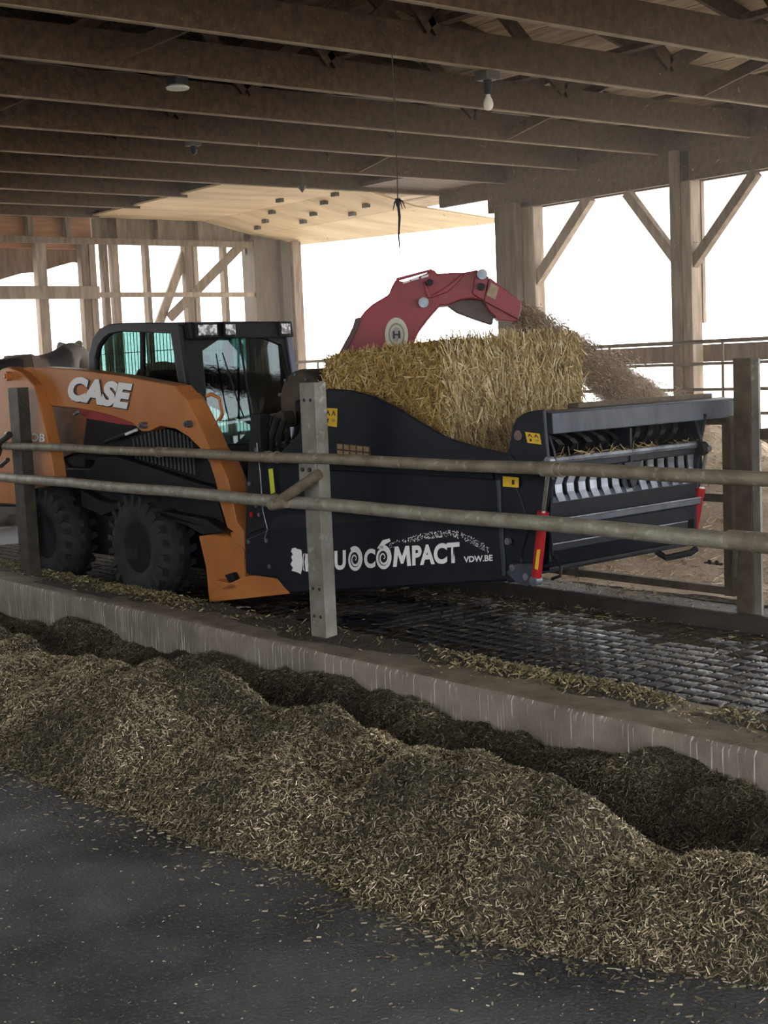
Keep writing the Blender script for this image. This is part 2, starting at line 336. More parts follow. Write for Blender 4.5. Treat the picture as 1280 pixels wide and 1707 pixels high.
# ---- far long wall (runs along X at Y = 11.1)
YW = 11.12
wr = empty('wall_right', (-9, YW, 0), kind='structure')
def wbm(name, p, q, w_, h_, m, parent, up=UZ, bev=.006): return build(name, MB().beam(p, q, w_, h_, up), m, parent, bevel=bev)
build('stem_wall', MB().wbox(-16.3, 6, YW-.02, YW+.16, -.3, .86), mat('stem_concrete', (.22,.20,.18), (.15,.135,.12), .9, scale=5, bump=.3), wr, bevel=.01)
build('header_beam', MB().wbox(-11.95, 6, YW-.02, YW+.05, 3.39, 4.06), WOODX, wr, bevel=.006)
build('header_beam', MB().wbox(-11.95, 6, YW+.14, YW+.20, 3.39, 3.70), WOODX, wr, bevel=.006)
for k_, xp in enumerate((-11.47, -9.15, -6.1, -3.1, -.1, 2.9)):
    if k_ == 0:
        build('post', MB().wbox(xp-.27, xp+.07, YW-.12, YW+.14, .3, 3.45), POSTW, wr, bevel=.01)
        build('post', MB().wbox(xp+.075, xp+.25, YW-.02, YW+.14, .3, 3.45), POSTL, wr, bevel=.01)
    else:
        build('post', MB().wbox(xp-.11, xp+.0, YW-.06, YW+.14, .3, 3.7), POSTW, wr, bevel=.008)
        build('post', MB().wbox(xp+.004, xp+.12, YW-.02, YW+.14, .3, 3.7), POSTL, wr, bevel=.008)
        build('post_plank', MB().wbox(xp-.13, xp+.13, YW+.141, YW+.19, 2.0, 3.4), POSTL, wr, bevel=.005)
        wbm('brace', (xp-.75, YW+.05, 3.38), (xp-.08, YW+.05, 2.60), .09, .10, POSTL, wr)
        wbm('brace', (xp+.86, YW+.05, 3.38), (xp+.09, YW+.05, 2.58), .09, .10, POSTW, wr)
wbm('brace', (-10.42, YW+.05, 3.40), (-11.28, YW+.05, 2.55), .09, .12, POSTL, wr)
# boarded rail outside the pen and its pipe rails
build('fence_board', MB().wbox(-13.2, 6, YW+.20, YW+.25, 1.61, 1.785), POSTW, wr, bevel=.004)
pr_ = empty('pen_fence', (-9, YW-.18, .3), 'low pipe fence in front of the far posts, brown from dust', 'fence')
for z in (1.81, 1.595, 1.345, 1.115, .93):
    build('rail', MB().tube([(-16.1, YW-.17, z), (6, YW-.17, z)], .016 if z < 1.8 else .02, 8), RUSTY, pr_, smooth=True)
for x in (-15.2, -12.6, -10.0, -8.55, -5.6, -2.6, .4, 3.4): build('upright', MB().tube([(x, YW-.17, .3), (x, YW-.17, 1.8)], .014, 8), RUSTY, pr_, smooth=True)
# ---- end wall (X = -16.2)
XE = -16.22
we = empty('wall_end', (XE, 8, 0), kind='structure')
build('stem_wall', MB().wbox(XE-.15, XE+.02, -6, 11.3, -.3, .9), DARKC, we)
build('corner_post', MB().wbox(XE-.2, XE+.12, 10.62, 11.0, 0, 3.5), POSTD, we, bevel=.01)
build('corner_post', MB().wbox(XE-.1, XE+.18, 11.02, 11.30, 0, 3.5), POSTD, we, bevel=.01)
build('corner_post', MB().wbox(XE+.30, XE+.38, YW-.05, YW+.1, 0, 3.45), POSTW, we, bevel=.01)
for y, w_, m in ((7.55,.13,POSTL), (8.13,.10,POSTW), (8.24,.09,POSTL), (8.42,.07,POSTW), (8.56,.09,POSTL), (9.02,.06,POSTW), (9.63,.10,POSTW), (9.74,.07,POSTL), (10.2,.06,POSTW), (6.6,.13,POSTL), (5.6,.13,POSTL), (4.4,.13,POSTL)):
    build('stud', MB().wbox(XE-.07, XE+.05, y-w_/2, y+w_/2, 0, 3.45), m, we, bevel=.005)
build('rail_board', MB().wbox(XE+.055, XE+.12, 3, 8.28, 2.70, 2.86), POSTL, we, bevel=.006)
build('rail_board', MB().wbox(XE+.055, XE+.09, 8.3, 10.62, 2.72, 2.785), POSTL, we, bevel=.004)
build('rail_board', MB().wbox(XE+.055, XE+.10, 6.0, 10.62, 3.38, 3.46), POSTW, we, bevel=.004)
build('panel', MB().wbox(XE-.12, XE-.075, 3, 8.3, 3.33, 3.9), REDW, we)
build('panel', MB().wbox(XE-.12, XE-.075, 8.32, 10.7, 3.40, 3.9), POSTW, we)
for y0 in (6.9, 7.4, 7.9, 8.6, 9.2, 9.8): build('batten', MB().wbox(XE-.07, XE+.05, y0, y0+.07, 3.46, 3.9), POSTW, we)
wbm('brace', (XE-.03, 9.62, 3.30), (XE-.03, 9.16, 2.35), .05, .12, POSTL, we)
wbm('brace', (XE+.03, 10.50, 3.44), (XE+.03, 9.30, 2.45), .05, .12, POSTW, we)
for k_ in range(14): build('light_block_board', MB().wbox(XE-.13, XE-.08, -6.6+.68*k_, -6.6+.68*k_+.665, -.3, 3.9), WOODX, we)  # unseen boarding, added to keep end daylight out of the window reflections
build('gable_board', MB().prism([(XE-.14, -6.6, 3.88), (XE-.14, 11.9, 3.88), (XE-.14, 1.5, 6.37), (XE-.14, -6.6, 4.4)], (-.04, 0, 0)), WOODX, we)
build('corner_board', MB().wbox(XE-.12, XE-.075, 10.6, 11.3, 3.30, 3.9), POSTW, we)
# dark hanging outside board seen through the left bays
tb = MB(); ys = np.linspace(3, 8.35, 24)
for i in range(23):
    y0, y1 = ys[i], ys[i+1]; z0 = 2.87+.30*min(1, max(0, (y0-6.7)/1.4))+.02*math.sin(i*2.1); z1 = 2.87+.30*min(1, max(0, (y1-6.7)/1.4))+.02*math.sin(i*2.1+2.1)
    tb.prism([(XE-.25, y0, z0), (XE-.25, y1, z1), (XE-.25, y1, 3.45), (XE-.25, y0, 3.45)], (-.02, 0, 0))
build('hanging_board', tb, POSTW, we)
# ---- ceiling: deck boards, trusses, plywood bay
ce = empty('ceiling', (-9, 5, 3.7), kind='structure')
SL = .24; RY, RZ = 1.5, 3.98+SL*(11.5-1.5)
def deckz(y): return RZ-SL*abs(y-RY)
yb = np.arange(-7.5, 12.3, .33)
for y in yb:
    z0, z1 = deckz(y), deckz(y+.318)
    build('roof_board', MB().prism([(-17, y, z0), (-17, y+.318, z1), (-17, y+.318, z1+.03), (-17, y, z0+.03)], (23, 0, 0)), DECKM, ce)
build('roof_skin', MB().prism([(-17.2, -7.6, deckz(-7.6)+.05), (-17.2, RY, RZ+.05), (-17.2, 12.3, deckz(12.3)+.05), (-17.2, 12.3, deckz(12.3)+.08), (-17.2, RY, RZ+.08), (-17.2, -7.6, deckz(-7.6)+.08)], (23.5, 0, 0)), DARKC, ce)
tx = [-12.78+1.117*i for i in range(0, 17)] + [-13.9, -15.0, -16.05]
for x in tx:
    short = x < -13
    y1 = 8.3 if short else YW+.12
    c = build('truss_chord', MB().wbox(x-.019, x+.019, -6.5, y1, 3.70, 3.93), WOOD, ce, bevel=.003)
    build('chord_edge', MB().wbox(x-.020, x+.020, -6.5, y1, 3.690, 3.699), mat('chord_edge_ground_light', (.26,.185,.115), (.16,.11,.07), .8, scale=5), c)  # lighter strip paints in the ground light caught by the chord's underside
    if x > 1.5: continue
    tc_ = MB(); yt = min(y1, 11.6)
    tc_.beam((x, RY, deckz(RY)-.08), (x, yt, deckz(yt)-.08), .038, .14); tc_.beam((x, RY, deckz(RY)-.08), (x, -6.5, deckz(-6.5)-.08), .038, .14)
    build('top_chord', tc_, WOOD, c)
    yy = [-4.5, -2.8, -.8, RY, 3.4, 4.9, 6.2, 7.4, 8.6, 9.6]
    for a, b in zip(yy[:-1], yy[1:]):
        if b > y1: continue
        za, zb = (3.9, deckz(b)-.1) if yy.index(a) % 2 == 0 else (deckz(a)-.1, 3.9)
        build('web', MB().beam((x+.03, a, za), (x+.03, b, zb), .036, .11), WOOD, c)
for y, dz in ((2.2, 0), (4.3, 0), (6.3, 0), (8.1, 0), (9.9, 0)):
    build('lateral_board', MB().wbox(-12.9, 4, y-.045, y+.045, 3.935, 3.975), WOODX, ce)
for i, x in enumerate(tx[:12]):
    for (ya, yb2, s_) in ((4.4, 5.6, 1), (7.0, 8.0, -1), (9.0, 9.8, 1)):
        if (i+int(ya)) % 2: continue
        build('diagonal_brace', MB().beam((x, ya, 3.74 if s_ > 0 else 4.3), (x+1.117, yb2, 4.3 if s_ > 0 else 3.74), .04, .09), WOODX, ce)
# old sheeting sagging between the trusses at the back left
def sag(X, Y): return 3.99+.10*np.sin((X+12.78)*math.pi/1.117)**2*0-.05*np.abs(fbm(X*1.1, Y*.5, 61))*2+.03*fbm(X*4, Y*3, 71)
v, f = grid(-16.1, -9.6, 60, -5, 9.6, 80, sag)
build('dark_gap_board', MB().wbox(-13.0, -12.93, 8.35, YW+.1, 3.72, 4.0), WOODX, ce)
fast('sagging_sheet', v, f, mat('dusty_sheet', (.115,.082,.05), (.065,.045,.027), .9, scale=2.5, stretch=(1,.4,1), bump=.5, bscale=8), ce, smooth=True)
# plywood bay beyond the last truss
build('end_soffit', MB().wbox(-12.8, -11.9, 9.9, 12.0, 3.74, 3.78), WOODX, ce)
build('end_soffit', MB().wbox(-12.79, -11.96, 11.1, 11.16, 3.55, 4.06), WOODX, ce)
def plz(y): return 3.72 if y < 9.9 else 3.72-.30*(y-9.9)/1.4
ys = [8.20, 9.05, 9.9, 10.7]
XR = (-12.76, -13.9, -15.0, -16.2)
for i in range(4):
    for j in range(3):
        xa, xb = XR[j+1]+.004, XR[j]-.004
        ya = ys[i]+.003 if i < 4 else 0
        if i < 3: y1a = y1b = ys[i+1]-.003
        else: y1a, y1b = 11.3+(xa+16.2)*.27, 11.3+(xb+16.2)*.27
        v4 = [(xa, ya, plz(ya)), (xb, ya, plz(ya)), (xb, y1b, plz(min(y1b, 11.3))), (xa, y1a, plz(min(y1a, 11.3)))]
        build('ceiling_panel', MB().prism(v4, (0, 0, .02)), PLY, ce)
for px, py in ((466,331),(453,351),(442,366),(540,335),(522,354),(505,367),(610,340),(587,354),(675,340),(558,321),(632,324),(429,377),(701,328)):
    p = onZ(px, py, 3.72)
    if p[1] > 9.9:
        sl_ = .30/1.4; nn_ = np.array([0, sl_, 1.]); p = on(px, py, (0, 9.9, 3.72), nn_)
    if p[1] > 11.6 or p[0] > -12.8: continue
    build('hanger', MB().box((p[0], p[1], p[2]-.02), (.10, .05, .05)), DSTEEL, ce)

# ---- unseen wall added behind the camera to cut light: boarded below, open under the eave
wl = empty('wall_left_light_block', (-4, -6.6, 0), kind='structure')
for k_ in range(18): build('light_block_board', MB().wbox(-17+1.3*k_, -17+1.3*k_+1.28, -6.7, -6.66, -.3, 2.35), WOODX, wl)
for k_ in range(7): build('post', MB().wbox(-16+3.3*k_, -15.85+3.3*k_, -6.65, -6.5, -.3, 3.7), POSTW, wl)

# ================================================================== NEAR PIPE FENCE
nf = empty('pipe_fence', (-6.8, 4.85, .08), 'galvanised two-rail pipe fence standing on the concrete feed kerb', 'fence')
def cpost(x, y, z0, z1, wd, dp, m, parent, holes=()):
    """channel post: front face toward -Y, one flange on the +X side, one on the -X side"""
    b = MB(); th = .010
    b.prism([(x-wd/2, y, z0), (x+wd/2, y, z0), (x+wd/2, y+dp, z0), (x+wd/2-th, y+dp, z0), (x+wd/2-th, y+th, z0), (x-wd/2+th, y+th, z0), (x-wd/2+th, y+dp, z0), (x-wd/2, y+dp, z0)], (0, 0, z1-z0))
    o = build('post', b, m, parent, bevel=.003)
    for (dx, z) in holes: build('bolt_hole', MB().lathe([(.011, -.0025), (.011, .001)], (x+dx, y-.0005, z), np.array([0,1.,0]), 10), INK, o)
    return o
cpost(-6.83, 4.83, .07, 1.625, .155, .085, STEEL, nf, [(-.035,1.52),(.03,1.52),(-.035,.38),(.03,.38),(-.035,.21),(.03,.21)])
cpost(-11.07, 4.83, .07, 1.655, .19, .10, DSTEEL, nf)
cpost(-2.6, 4.83, .07, 1.64, .155, .085, STEEL, nf)
cpost(1.6, 4.83, .07, 1.64, .155, .085, STEEL, nf)
def piperun(z, r, x0, x1, joints):
    b = MB().tube([(x0+(x1-x0)*i/30, 4.79+.004*math.sin(i), z+.004*math.sin(i*1.7)) for i in range(31)], r, 16)
    o = build('rail', b, PIPE if r > .035 else PIPED, nf, smooth=True)
    for jx, jl in joints: build('coupling', MB().tube([(jx, 4.79, z), (jx+jl, 4.79, z)], r+.006, 16), PIPED, o, smooth=True, bevel=.002)
    return o
piperun(1.175, .032, -12.4, 2.4, [(-7.25, .05), (-7.13, .012), (-4.83, .10), (-4.70, .012), (-8.6, .02)])
piperun(.905, .039, -12.4, 2.4, [(-3.72, .45), (-7.17, .02)])
build('mounting_plate', MB().wbox(-6.93, -6.76, 4.812, 4.829, 1.03, 1.15), STEEL, nf, bevel=.003)
for dx in (-.045, .03): build('bolt', MB().lathe([(.014, -.012), (.014, 0)], (-6.84+dx, 4.812, 1.105), np.array([0,1.,0]), 8), DSTEEL, nf)
b = MB().tube([onY(462, 838, 4.74), onY(495, 815, 4.75), onY(532, 790, 4.80)], .033, 12)
build('brace_arm', b, mat('brown_pipe', (.20,.165,.12), (.13,.105,.075), .7, scale=14, bump=.3), nf, smooth=True)
build('brace_foot', MB().tube([onY(452, 842, 4.74), onY(478, 838, 4.74)], .034, 12), PIPED, nf, smooth=True)
build('latch_bracket', MB().tube([(-11.35, 4.78, 1.10), (-11.2, 4.76, 1.22), (-11.05, 4.77, 1.27)], .03, 8).tube([(-11.3, 4.78, 1.0), (-11.1, 4.76, 1.06)], .02, 8), DSTEEL, nf, smooth=True)
# ================================================================== FAR FENCE, GATE
ff = empty('steel_post_fence', (-5.26, 6.93, .1), 'dirty steel channel post with brown side rail on the far kerb', 'fence')
cpost(-5.29, 6.95, .09, 1.66, .125, .09, RUSTY, ff)
build('flange', MB().wbox(-5.225, -5.17, 6.955, 6.975, .09, 1.655), STEEL, ff, bevel=.002)
build('rail', MB().wbox(-5.17, 4, 6.96, 7.03, 1.17, 1.235), RUSTY, ff, bevel=.004)
build('hinge_pin', MB().tube([(-5.36, 6.93, .33), (-5.34, 6.93, .50)], .022, 8), DSTEEL, ff)
cpost(-1.2, 6.95, .09, 1.66, .125, .09, RUSTY, ff)
gt = empty('tube_gate', (-6.1, 7.0, .2), 'brown square-tube gate hanging open behind the bucket tailgate', 'gate')
for z in (.22, 1.28, .80): build('gate_rail', MB().box((-6.55, 6.99, z), (2.3, .05, .05)), RUSTY, gt, bevel=.004)
for x in (-5.42, -6.72, -7.7): build('gate_stile', MB().box((x, 6.99, .75), (.07 if x > -5.5 else .045, .055, 1.12)), RUSTY, gt, bevel=.004)
ch = MB()
for i in range(5): ch.lathe([(.011,-.006),(.016,-.004),(.016,.004),(.011,.006)], (-5.47-.028*i, 6.95, .39+.006*(i % 2)), np.array([0,1.,0]) if i % 2 else UZ, 10)
build('chain', ch, DSTEEL, gt)

# ================================================================== SKID LOADER
sl = empty('skid_loader', tuple(S(-.3, .85, 0)), 'orange and black skid-steer loader with cab and lettered lift arm in the alley', 'loader')
def pp(name, pts, t, th, m, parent=sl, bevel=.006): return build(name, MB().prism(PS(pts, t), N*th), m, parent, bevel=bevel)
c1 = lambda L: [(x*.40625, 520+y*.40625) for x, y in L]          # read from an enlarged crop
# wheels
def wheel(name, s, t, z, R=.415, W=.29):
    c = S(s, t, z); ax = N
    prof = [(.20, .02), (.235, .0), (.30, -.004), (.36, .012), (R-.025, .045), (R-.005, .075), (R, W/2), (R-.005, W-.075), (R-.025, W-.045), (.30, W), (.2, W-.02)]
    tb = MB().lathe(prof, c, ax, 48)
    for i in range(22):
        a0 = 2*math.pi*i/22
        for side in (0, 1):
            a = a0+(math.pi/22 if side else 0); q0 = a; q1 = a+.17
            t0, t1 = (.012, W*.56) if side == 0 else (W-.012, W*.44)
            vs = []
            for (q, tt) in ((q0, t0), (q1, t1)):
                for dq in (-.07, .07):
                    for rr in (R-.03, R+.012):
                        r2 = rr-(.035 if tt in (.012, W-.012) and rr > R else 0)
                        vs.append(c+ax*tt+(UZ*math.cos(q+dq)+np.cross(ax, UZ)*math.sin(q+dq))*r2)
            tb.add(vs, [(0,1,3,2),(4,6,7,5),(0,4,5,1),(2,3,7,6),(0,2,6,4),(1,5,7,3)])
            # shoulder lug down the side wall
            tt = .004 if side == 0 else W-.004
            vs = []
            for dq in (-.055, .055):
                for (rr, dt) in ((R-.10, 0), (R-.01, 0), (R-.01, .05), (R-.10, .04)):
                    vs.append(c+ax*(tt+(dt-.006 if side == 0 else -dt+.006))+(UZ*math.cos(a+dq)+np.cross(ax, UZ)*math.sin(a+dq))*rr)
            tb.add(vs, [(0,1,2,3),(4,7,6,5),(0,4,5,1),(1,5,6,2),(2,6,7,3),(3,7,4,0)])
    o = build(name, tb, RUB, sl, smooth=True)
    rim = build('rim', MB().lathe([(.215, .02), (.215, .035), (.19, .05), (.18, .12), (.10, .12), (.09, .085), (.045, .08), (.04, .07)], c, ax, 32), mat('rim_paint', (.022,.028,.042), (.035,.04,.05), .4, scale=8), o, smooth=True)
    lb = MB()
    for i in range(8): lb.lathe([(.011, .10), (.011, .12)], c+(UZ*math.cos(i*.785)+np.cross(ax, UZ)*math.sin(i*.785))*.135, ax, 6)
    setp(build('lug_nuts', lb, WORN, o), kind='stuff')
    return o
ws, wz = sz(226, 920, 0); rs, rz_ = sz(73, 915, 0)
for (s, z) in ((ws, .405), (rs, .405)):
    wheel('tyre', s, 0.0, z); wheel('tyre', s, 1.43, z)
# chassis
ch_ = MB().mbox(rs-.45, .42, .36, 1.36, .22, .95)
build('chassis', ch_, BLACK2, sl, bevel=.02)
pp('lower_side', c1([(335,700),(400,600),(470,590),(800,700),(880,720),(925,900),(860,915),(780,850),(700,800),(520,800),(430,840),(400,830)]), .14, .22, BLACK2)
pp('side_skirt', c1([(330,730),(400,770),(840,850),(925,905),(830,915),(770,880),(540,790),(420,835),(335,800)]), .05, .3, BLACK2)
pp('engine_side', c1([(355,440),(560,455),(640,455),(800,540),(870,620),(900,720),(600,640),(330,600),(340,540)]), .22, .15, BLACK2)
# vertical slats of the side grille
for i in range(16):
    x0 = 545+i*16; yt = 478+(abs(x0-670)**1.25)*.10; yb2 = 600+i*4.6
    p, q = P(x0*.40625, 520+yt*.40625, .205), P((x0+14)*.40625, 520+yb2*.40625, .205)
    build('grille_slat', MB().beam(p, q, .008, .012, N), mat('slat_grey', (.10,.11,.115), None, .4), sl)
build('gas_strut', MB().tube([P(176, 737, .16), P(228, 717, .16)], .018, 8), BLACK2, sl); build('strut_tip', MB().tube([P(210, 724, .15), P(228, 716.5, .15)], .012, 8), SILV, sl)
pp('red_cover', c1([(320,394),(440,418),(545,452),(575,470),(480,460),(400,445),(355,438),(325,415)]), .19, .06, REDD)
for (x, y, r) in ((240, 709, .026), (315, 707, .026), (58, 796, .02), (14.5, 627, .04)):
    p = P(x, y, .10 if x > 100 else .02)
    build('pivot_pin', MB().lathe([(r, -.03), (r, .03)], p, N, 12).lathe([(r*.5, -.045), (r*.5, -.03)], p, N, 8), WORN if x > 100 else ORANGE, sl, smooth=True)
# lift arms
arm_o = c1([(90,228),(160,226),(300,235),(500,262),(650,290),(715,303),(765,360),(800,430),(835,500),(860,560),(905,620),(935,690),(955,780),(970,860),(1000,900),(1005,975),(960,950),(930,880),(900,780),(885,700),(860,620),(820,560),(770,510),(720,480),(660,468),(610,490),(580,490),(540,455),(440,420),(320,395),(205,385),(190,350),(150,290)])
arm_f = c1([(700,300),(740,303),(830,335),(870,335),(900,360),(920,430),(945,500),(970,620),(1000,720),(1012,820),(1012,975)])
AT = .12
arm = build('lift_arm', MB().prism(PS(arm_o, AT), N*.15), ORANGE, sl, bevel=.008)
# outer knee plate stands inboard of the side plate and shows as the darker front face
build('arm_knee', MB().prism(PS(c1([(660,292),(715,303),(765,360),(800,430),(835,500),(860,560),(905,620),(935,690),(955,780),(970,860),(900,720),(840,560),(760,440)]), AT+.14), N*.17), ORANGE, arm, bevel=.01)
build('lift_arm', MB().prism(PS(arm_o, AT), N*.15).prism([p+N*.0 for p in PS(arm_o, AT)][:3], N*.02), ORANGE, sl, bevel=.008).location = tuple(N*1.22)
hs = MB().tube([P(342,722,.26), P(356,708,.24), P(372,690,.3)], .007, 6).tube([P(345,660,.26), P(352,657,.26), P(366,664,.26), P(371,690,.26), P(366,700,.26)], .014, 8)
build('hose_loop', hs, ORANGE, arm, smooth=True)
prop_text('lettering', 'CASE', (112,667), (216,683), (117,626), AT, SILV, arm, shear=.12, off=.06, lift=.006)
prop_text('lettering_shadow', 'CASE', (113.5,669), (218,685), (118,626), AT, INK, arm, shear=.12, off=.09, lift=.004)
pp('loop_handle', [(120,690),(130,684),(131,688),(122,694)], .10, .02, WORN)
# rear upright
up_o = c1([(-60,330),(-40,260),(10,232),(35,225),(90,250),(140,300),(160,370),(180,460),(210,600),(222,680),(180,720),(120,790),(60,790),(-60,780)])
build('rear_upright', MB().prism(PS(up_o, .04), N*.12), ORANGE, sl, bevel=.01)
build('rear_upright', MB().prism(PS(up_o, .04), N*.12), ORANGE, sl, bevel=.01).location = tuple(N*1.5)
prop_text('lettering', 'C', (6,732), (15,733), (7,719), .04, WHITE, sl, off=.03); prop_text('lettering', 'MOB', (38,735), (75,737), (39,721), .04, WHITE, sl, off=.03)
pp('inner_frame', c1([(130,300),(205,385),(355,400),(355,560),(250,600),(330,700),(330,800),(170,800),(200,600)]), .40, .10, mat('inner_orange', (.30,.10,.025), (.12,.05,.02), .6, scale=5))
build('rear_hood', MB().prism(PS(c1([(-60,450),(355,450),(355,800),(-60,800)]), .42), N*.86), BLACK2, sl, bevel=.02)
# front foot, coupler plate
pp('front_leg_plate', c1([(815,920),(925,905),(1000,975),(1005,1080),(1002,1120),(990,1170),(858,1192),(845,1050)]), .20, .10, ORANGE)
pp('coupler_foot', c1([(1000,1085),(1100,1078),(1150,1105),(1197,1150),(1195,1156),(860,1192),(870,1150)]), .12, .50, ORANGE)
pp('foot_lug', c1([(905,1105),(970,1120),(975,1135),(920,1145),(905,1130),(880,1100)]), .12, .08, ORANGE); pp('foot_block', c1([(920,1080),(950,1070),(965,1100),(940,1115)]), .15, .05, BLACK2)
build('front_crossmember', MB().mbox(.5, .95, .3, 1.45, .25, .75), BLACK2, sl, bevel=.02)
# cab
CT0, CT1 = .35, 1.37
csz = [sz(*p, CT0) for p in ((148,665),(147,590),(153,565),(166,547),(182,540),(208,538),(295,538),(310,641),(328,752))]
cin = [sz(*p, CT0) for p in ((157,665),(158,597),(163,578),(173,563),(184,556),(202,553),(283,556),(297,641),(308,752))]
oa = [S(s, CT0, z) for s, z in csz]; ia = [S(s, CT0, z) for s, z in cin]
cab = build('cab_frame', MB().ring(oa, ia, N*.05), CABM, sl, bevel=.01)
build('cab_frame', MB().ring([p+N*(CT1-CT0-.05) for p in oa], [p+N*(CT1-CT0-.05) for p in ia], N*.05), CABM, sl, bevel=.01)
rb = MB()
for a, b in zip(csz[:-1], csz[1:]):
    if b is csz[-1] or b is csz[-2] or csz.index(a) < 4: continue
    a_ = np.array([a[0], a[1]]); b_2 = np.array([b[0], b[1]]); d = b_2-a_; nn = np.array([d[1], -d[0]])/np.linalg.norm(d)*.05
    rb.prism([S(a[0], CT0+.02, a[1]), S(b[0], CT0+.02, b[1]), S(b[0]+nn[0], CT0+.02, b[1]+nn[1]), S(a[0]+nn[0], CT0+.02, a[1]+nn[1])], N*(CT1-CT0-.04))
build('cab_roof', rb, CABM, sl, bevel=.006)
build('rear_rail', MB().mbox(csz[1][0]-.01, csz[1][0]+.03, CT0+.04, CT1-.04, 1.60, 1.66), CABM, sl)
# side windows: pane, divider, guard
for t in (CT0+.03, CT1-.03):
    g = build('side_window', MB().prism([S(s, t, z) for s, z in cin], N*.004), GLASS, sl)
    if t < 1: build('window_divider', MB().prism(PS([(233,553),(239,553),(240,665),(234,665)], t), N*.02), BLACK2, g)
    gb = MB()
    for i in range(24):
        u = i/23; s_ = cin[2][0]+(cin[6][0]+.02-cin[2][0])*u; zt = min(2.06, 1.86+.9*max(0, s_-cin[2][0]))
        gb.tube([S(s_, t+.05*(1 if t < 1 else -1), 1.2), S(s_, t+.05*(1 if t < 1 else -1), zt)], .0035, 4)
    for z in (1.3, 1.5, 1.7, 1.9): gb.tube([S(cin[1][0], t+.05*(1 if t < 1 else -1), z), S(cin[7][0], t+.05*(1 if t < 1 else -1), z)], .003, 4)
    build('window_guard', gb, BLACK2, g)
# front: pillar line runs from the top near corner down and forward
sT, zT = csz[6]; sM, zM = csz[7]; sB, zB = csz[8]
def fs(z): return sT+(z-zT)*(sB-sT)/(zB-zT)
def FR(t, z, d=0): return S(fs(z)+d, t, z)
W0, W1, WT, WB = CT0, CT1, zT, zB
fo = [FR(W0, WB), FR(W0, 1.5), FR(W0, WT-.02), FR(W0+.3, WT), FR(W1-.3, WT), FR(W1, WT-.02), FR(W1, 1.5), FR(W1, WB)]
fi = [FR(W0+.13, WB+.02), FR(W0+.13, 1.5), FR(W0+.16, WT-.22), FR(W0+.36, WT-.12), FR(W1-.30, WT-.12), FR(W1-.10, WT-.19), FR(W1-.06, 1.5), FR(W1-.08, WB+.02)]
fr_ = build('front_frame', MB().ring(fo, fi, F*.05), BLACK2, sl, bevel=.008)
build('windscreen', MB().prism([FR(W0+.1, WB, -.075), FR(W0+.1, WT-.1, .03), FR(W1-.05, WT-.1, .03), FR(W1-.05, WB, -.075)], F*.004), FGLASS, sl)
build('brow', MB().prism([FR(W0+.02, WT-.13, .05), FR(W0+.02, WT-.005, .05), FR(W1-.02, WT-.005, .05), FR(W1-.02, WT-.13, .05)], F*.08), BLACK2, sl, bevel=.012)
build('far_pillar_lit_strip', MB().prism([FR(W1-.05, WB, .05), FR(W1-.05, WT-.12, .05), FR(W1-.02, WT-.1, .05), FR(W1-.0, WT-.14, .05), FR(W1-.0, WB, .05)], F*.02), mat('pillar_blue_light', (.16,.18,.26), None, .35), sl)  # bluish light on the far pillar, put in as a paler strip
lamp_g = mat('lamp_lens', (.42,.42,.43), (.06,.06,.07), .2, .3, scale=28, lo=.45, hi=.55)
for t, w_ in ((CT0+.15, .20), (CT0+.36, .11), (CT1-.13, .11)):
    c = FR(t, WT-.065, .14); l = build('work_light', MB().box(c, (.05, w_, .115), (F, N, UZ)), BLACK2, sl, bevel=.008)
    build('lens', MB().box(c+F*.03, (.015, w_*.84, .088), (F, N, UZ)), lamp_g, l, bevel=.006)
build('mirror', MB().box(FR(CT0+.2, 1.82, .03)-F*.05, (.03, .12, .05), (F, N, UZ)), BLACK2, sl, bevel=.008)
build('wiper', MB().tube([FR(CT0+.33, 1.86, .06), FR(CT0+.40, 1.5, .06), FR(CT0+.44, 1.35, .06)], .006, 6), BLACK2, sl)
build('windscreen_bar', MB().tube([FR(.87, WB, .04), FR(.88, 2.0, .04)], .010, 6), BLACK2, sl)
st = MB().mbox(-.75, -.15, .6, 1.12, .85, 1.05).mbox(-.85, -.68, .62, 1.10, 1.0, 1.75)
build('seat', st, BLACK2, sl, bevel=.04)
for t_ in (.6, 1.12): build('control_lever', MB().tube([S(-.05,t_,1.0), S(.02,t_,1.35)], .015, 8), BLACK2, sl)
build('cab_floor', MB().mbox(-1.2, .3, .4, 1.32, .8, .9), BLACK2, sl)
build('rear_cab_panel', MB().mbox(csz[0][0]-.02, csz[0][0]+.03, .38, 1.34, .8, 1.45), BLACK2, sl)
build('front_lower_panel', MB().prism([S(.12, .38, .3), S(.45, .38, .3), S(fs(WB)+.06, .38, WB+.03), S(.0, .38, WB+.03)], N*.96), BLACK2, sl, bevel=.01)

# ================================================================== STRAW SPREADER BUCKET
sb = empty('straw_spreader_bucket', tuple(S(2.6, .85, .2)), 'black bale spreader bucket with white lettering, red chute and open tailgate', 'bale spreader')
def bp(name, pts, t, th, m=None, parent=sb, bevel=.006): return build(name, MB().prism(PS(pts, t), N*th), m or BLACK, parent, bevel=bevel)
BW = 1.68                                                     # width across
side = [(412,800),(425,776),(470,752),(520,700),(535,655),(545,648),(585,651),(622,661),(662,681),(702,706),(742,729),(792,745),(842,756),(866,772),(870,850),(862,900),(858,966),(850,969),(484,990),(474,980),(462,965),(412,957),(408,905)]
spn = bp('side_panel', side, .03, .03)
bp('side_panel', side, BW-.02, .03)
bp('lower_panel', [(408,900),(450,882),(545,874),(700,862),(838,846),(856,850),(858,964),(850,966),(484,988),(474,978),(462,963),(410,955)], 0.0, .03, parent=spn)
bp('pressed_rib', [(545,770),(700,780),(822,789),(822,800),(700,792),(545,784)], .012, .02, parent=spn)
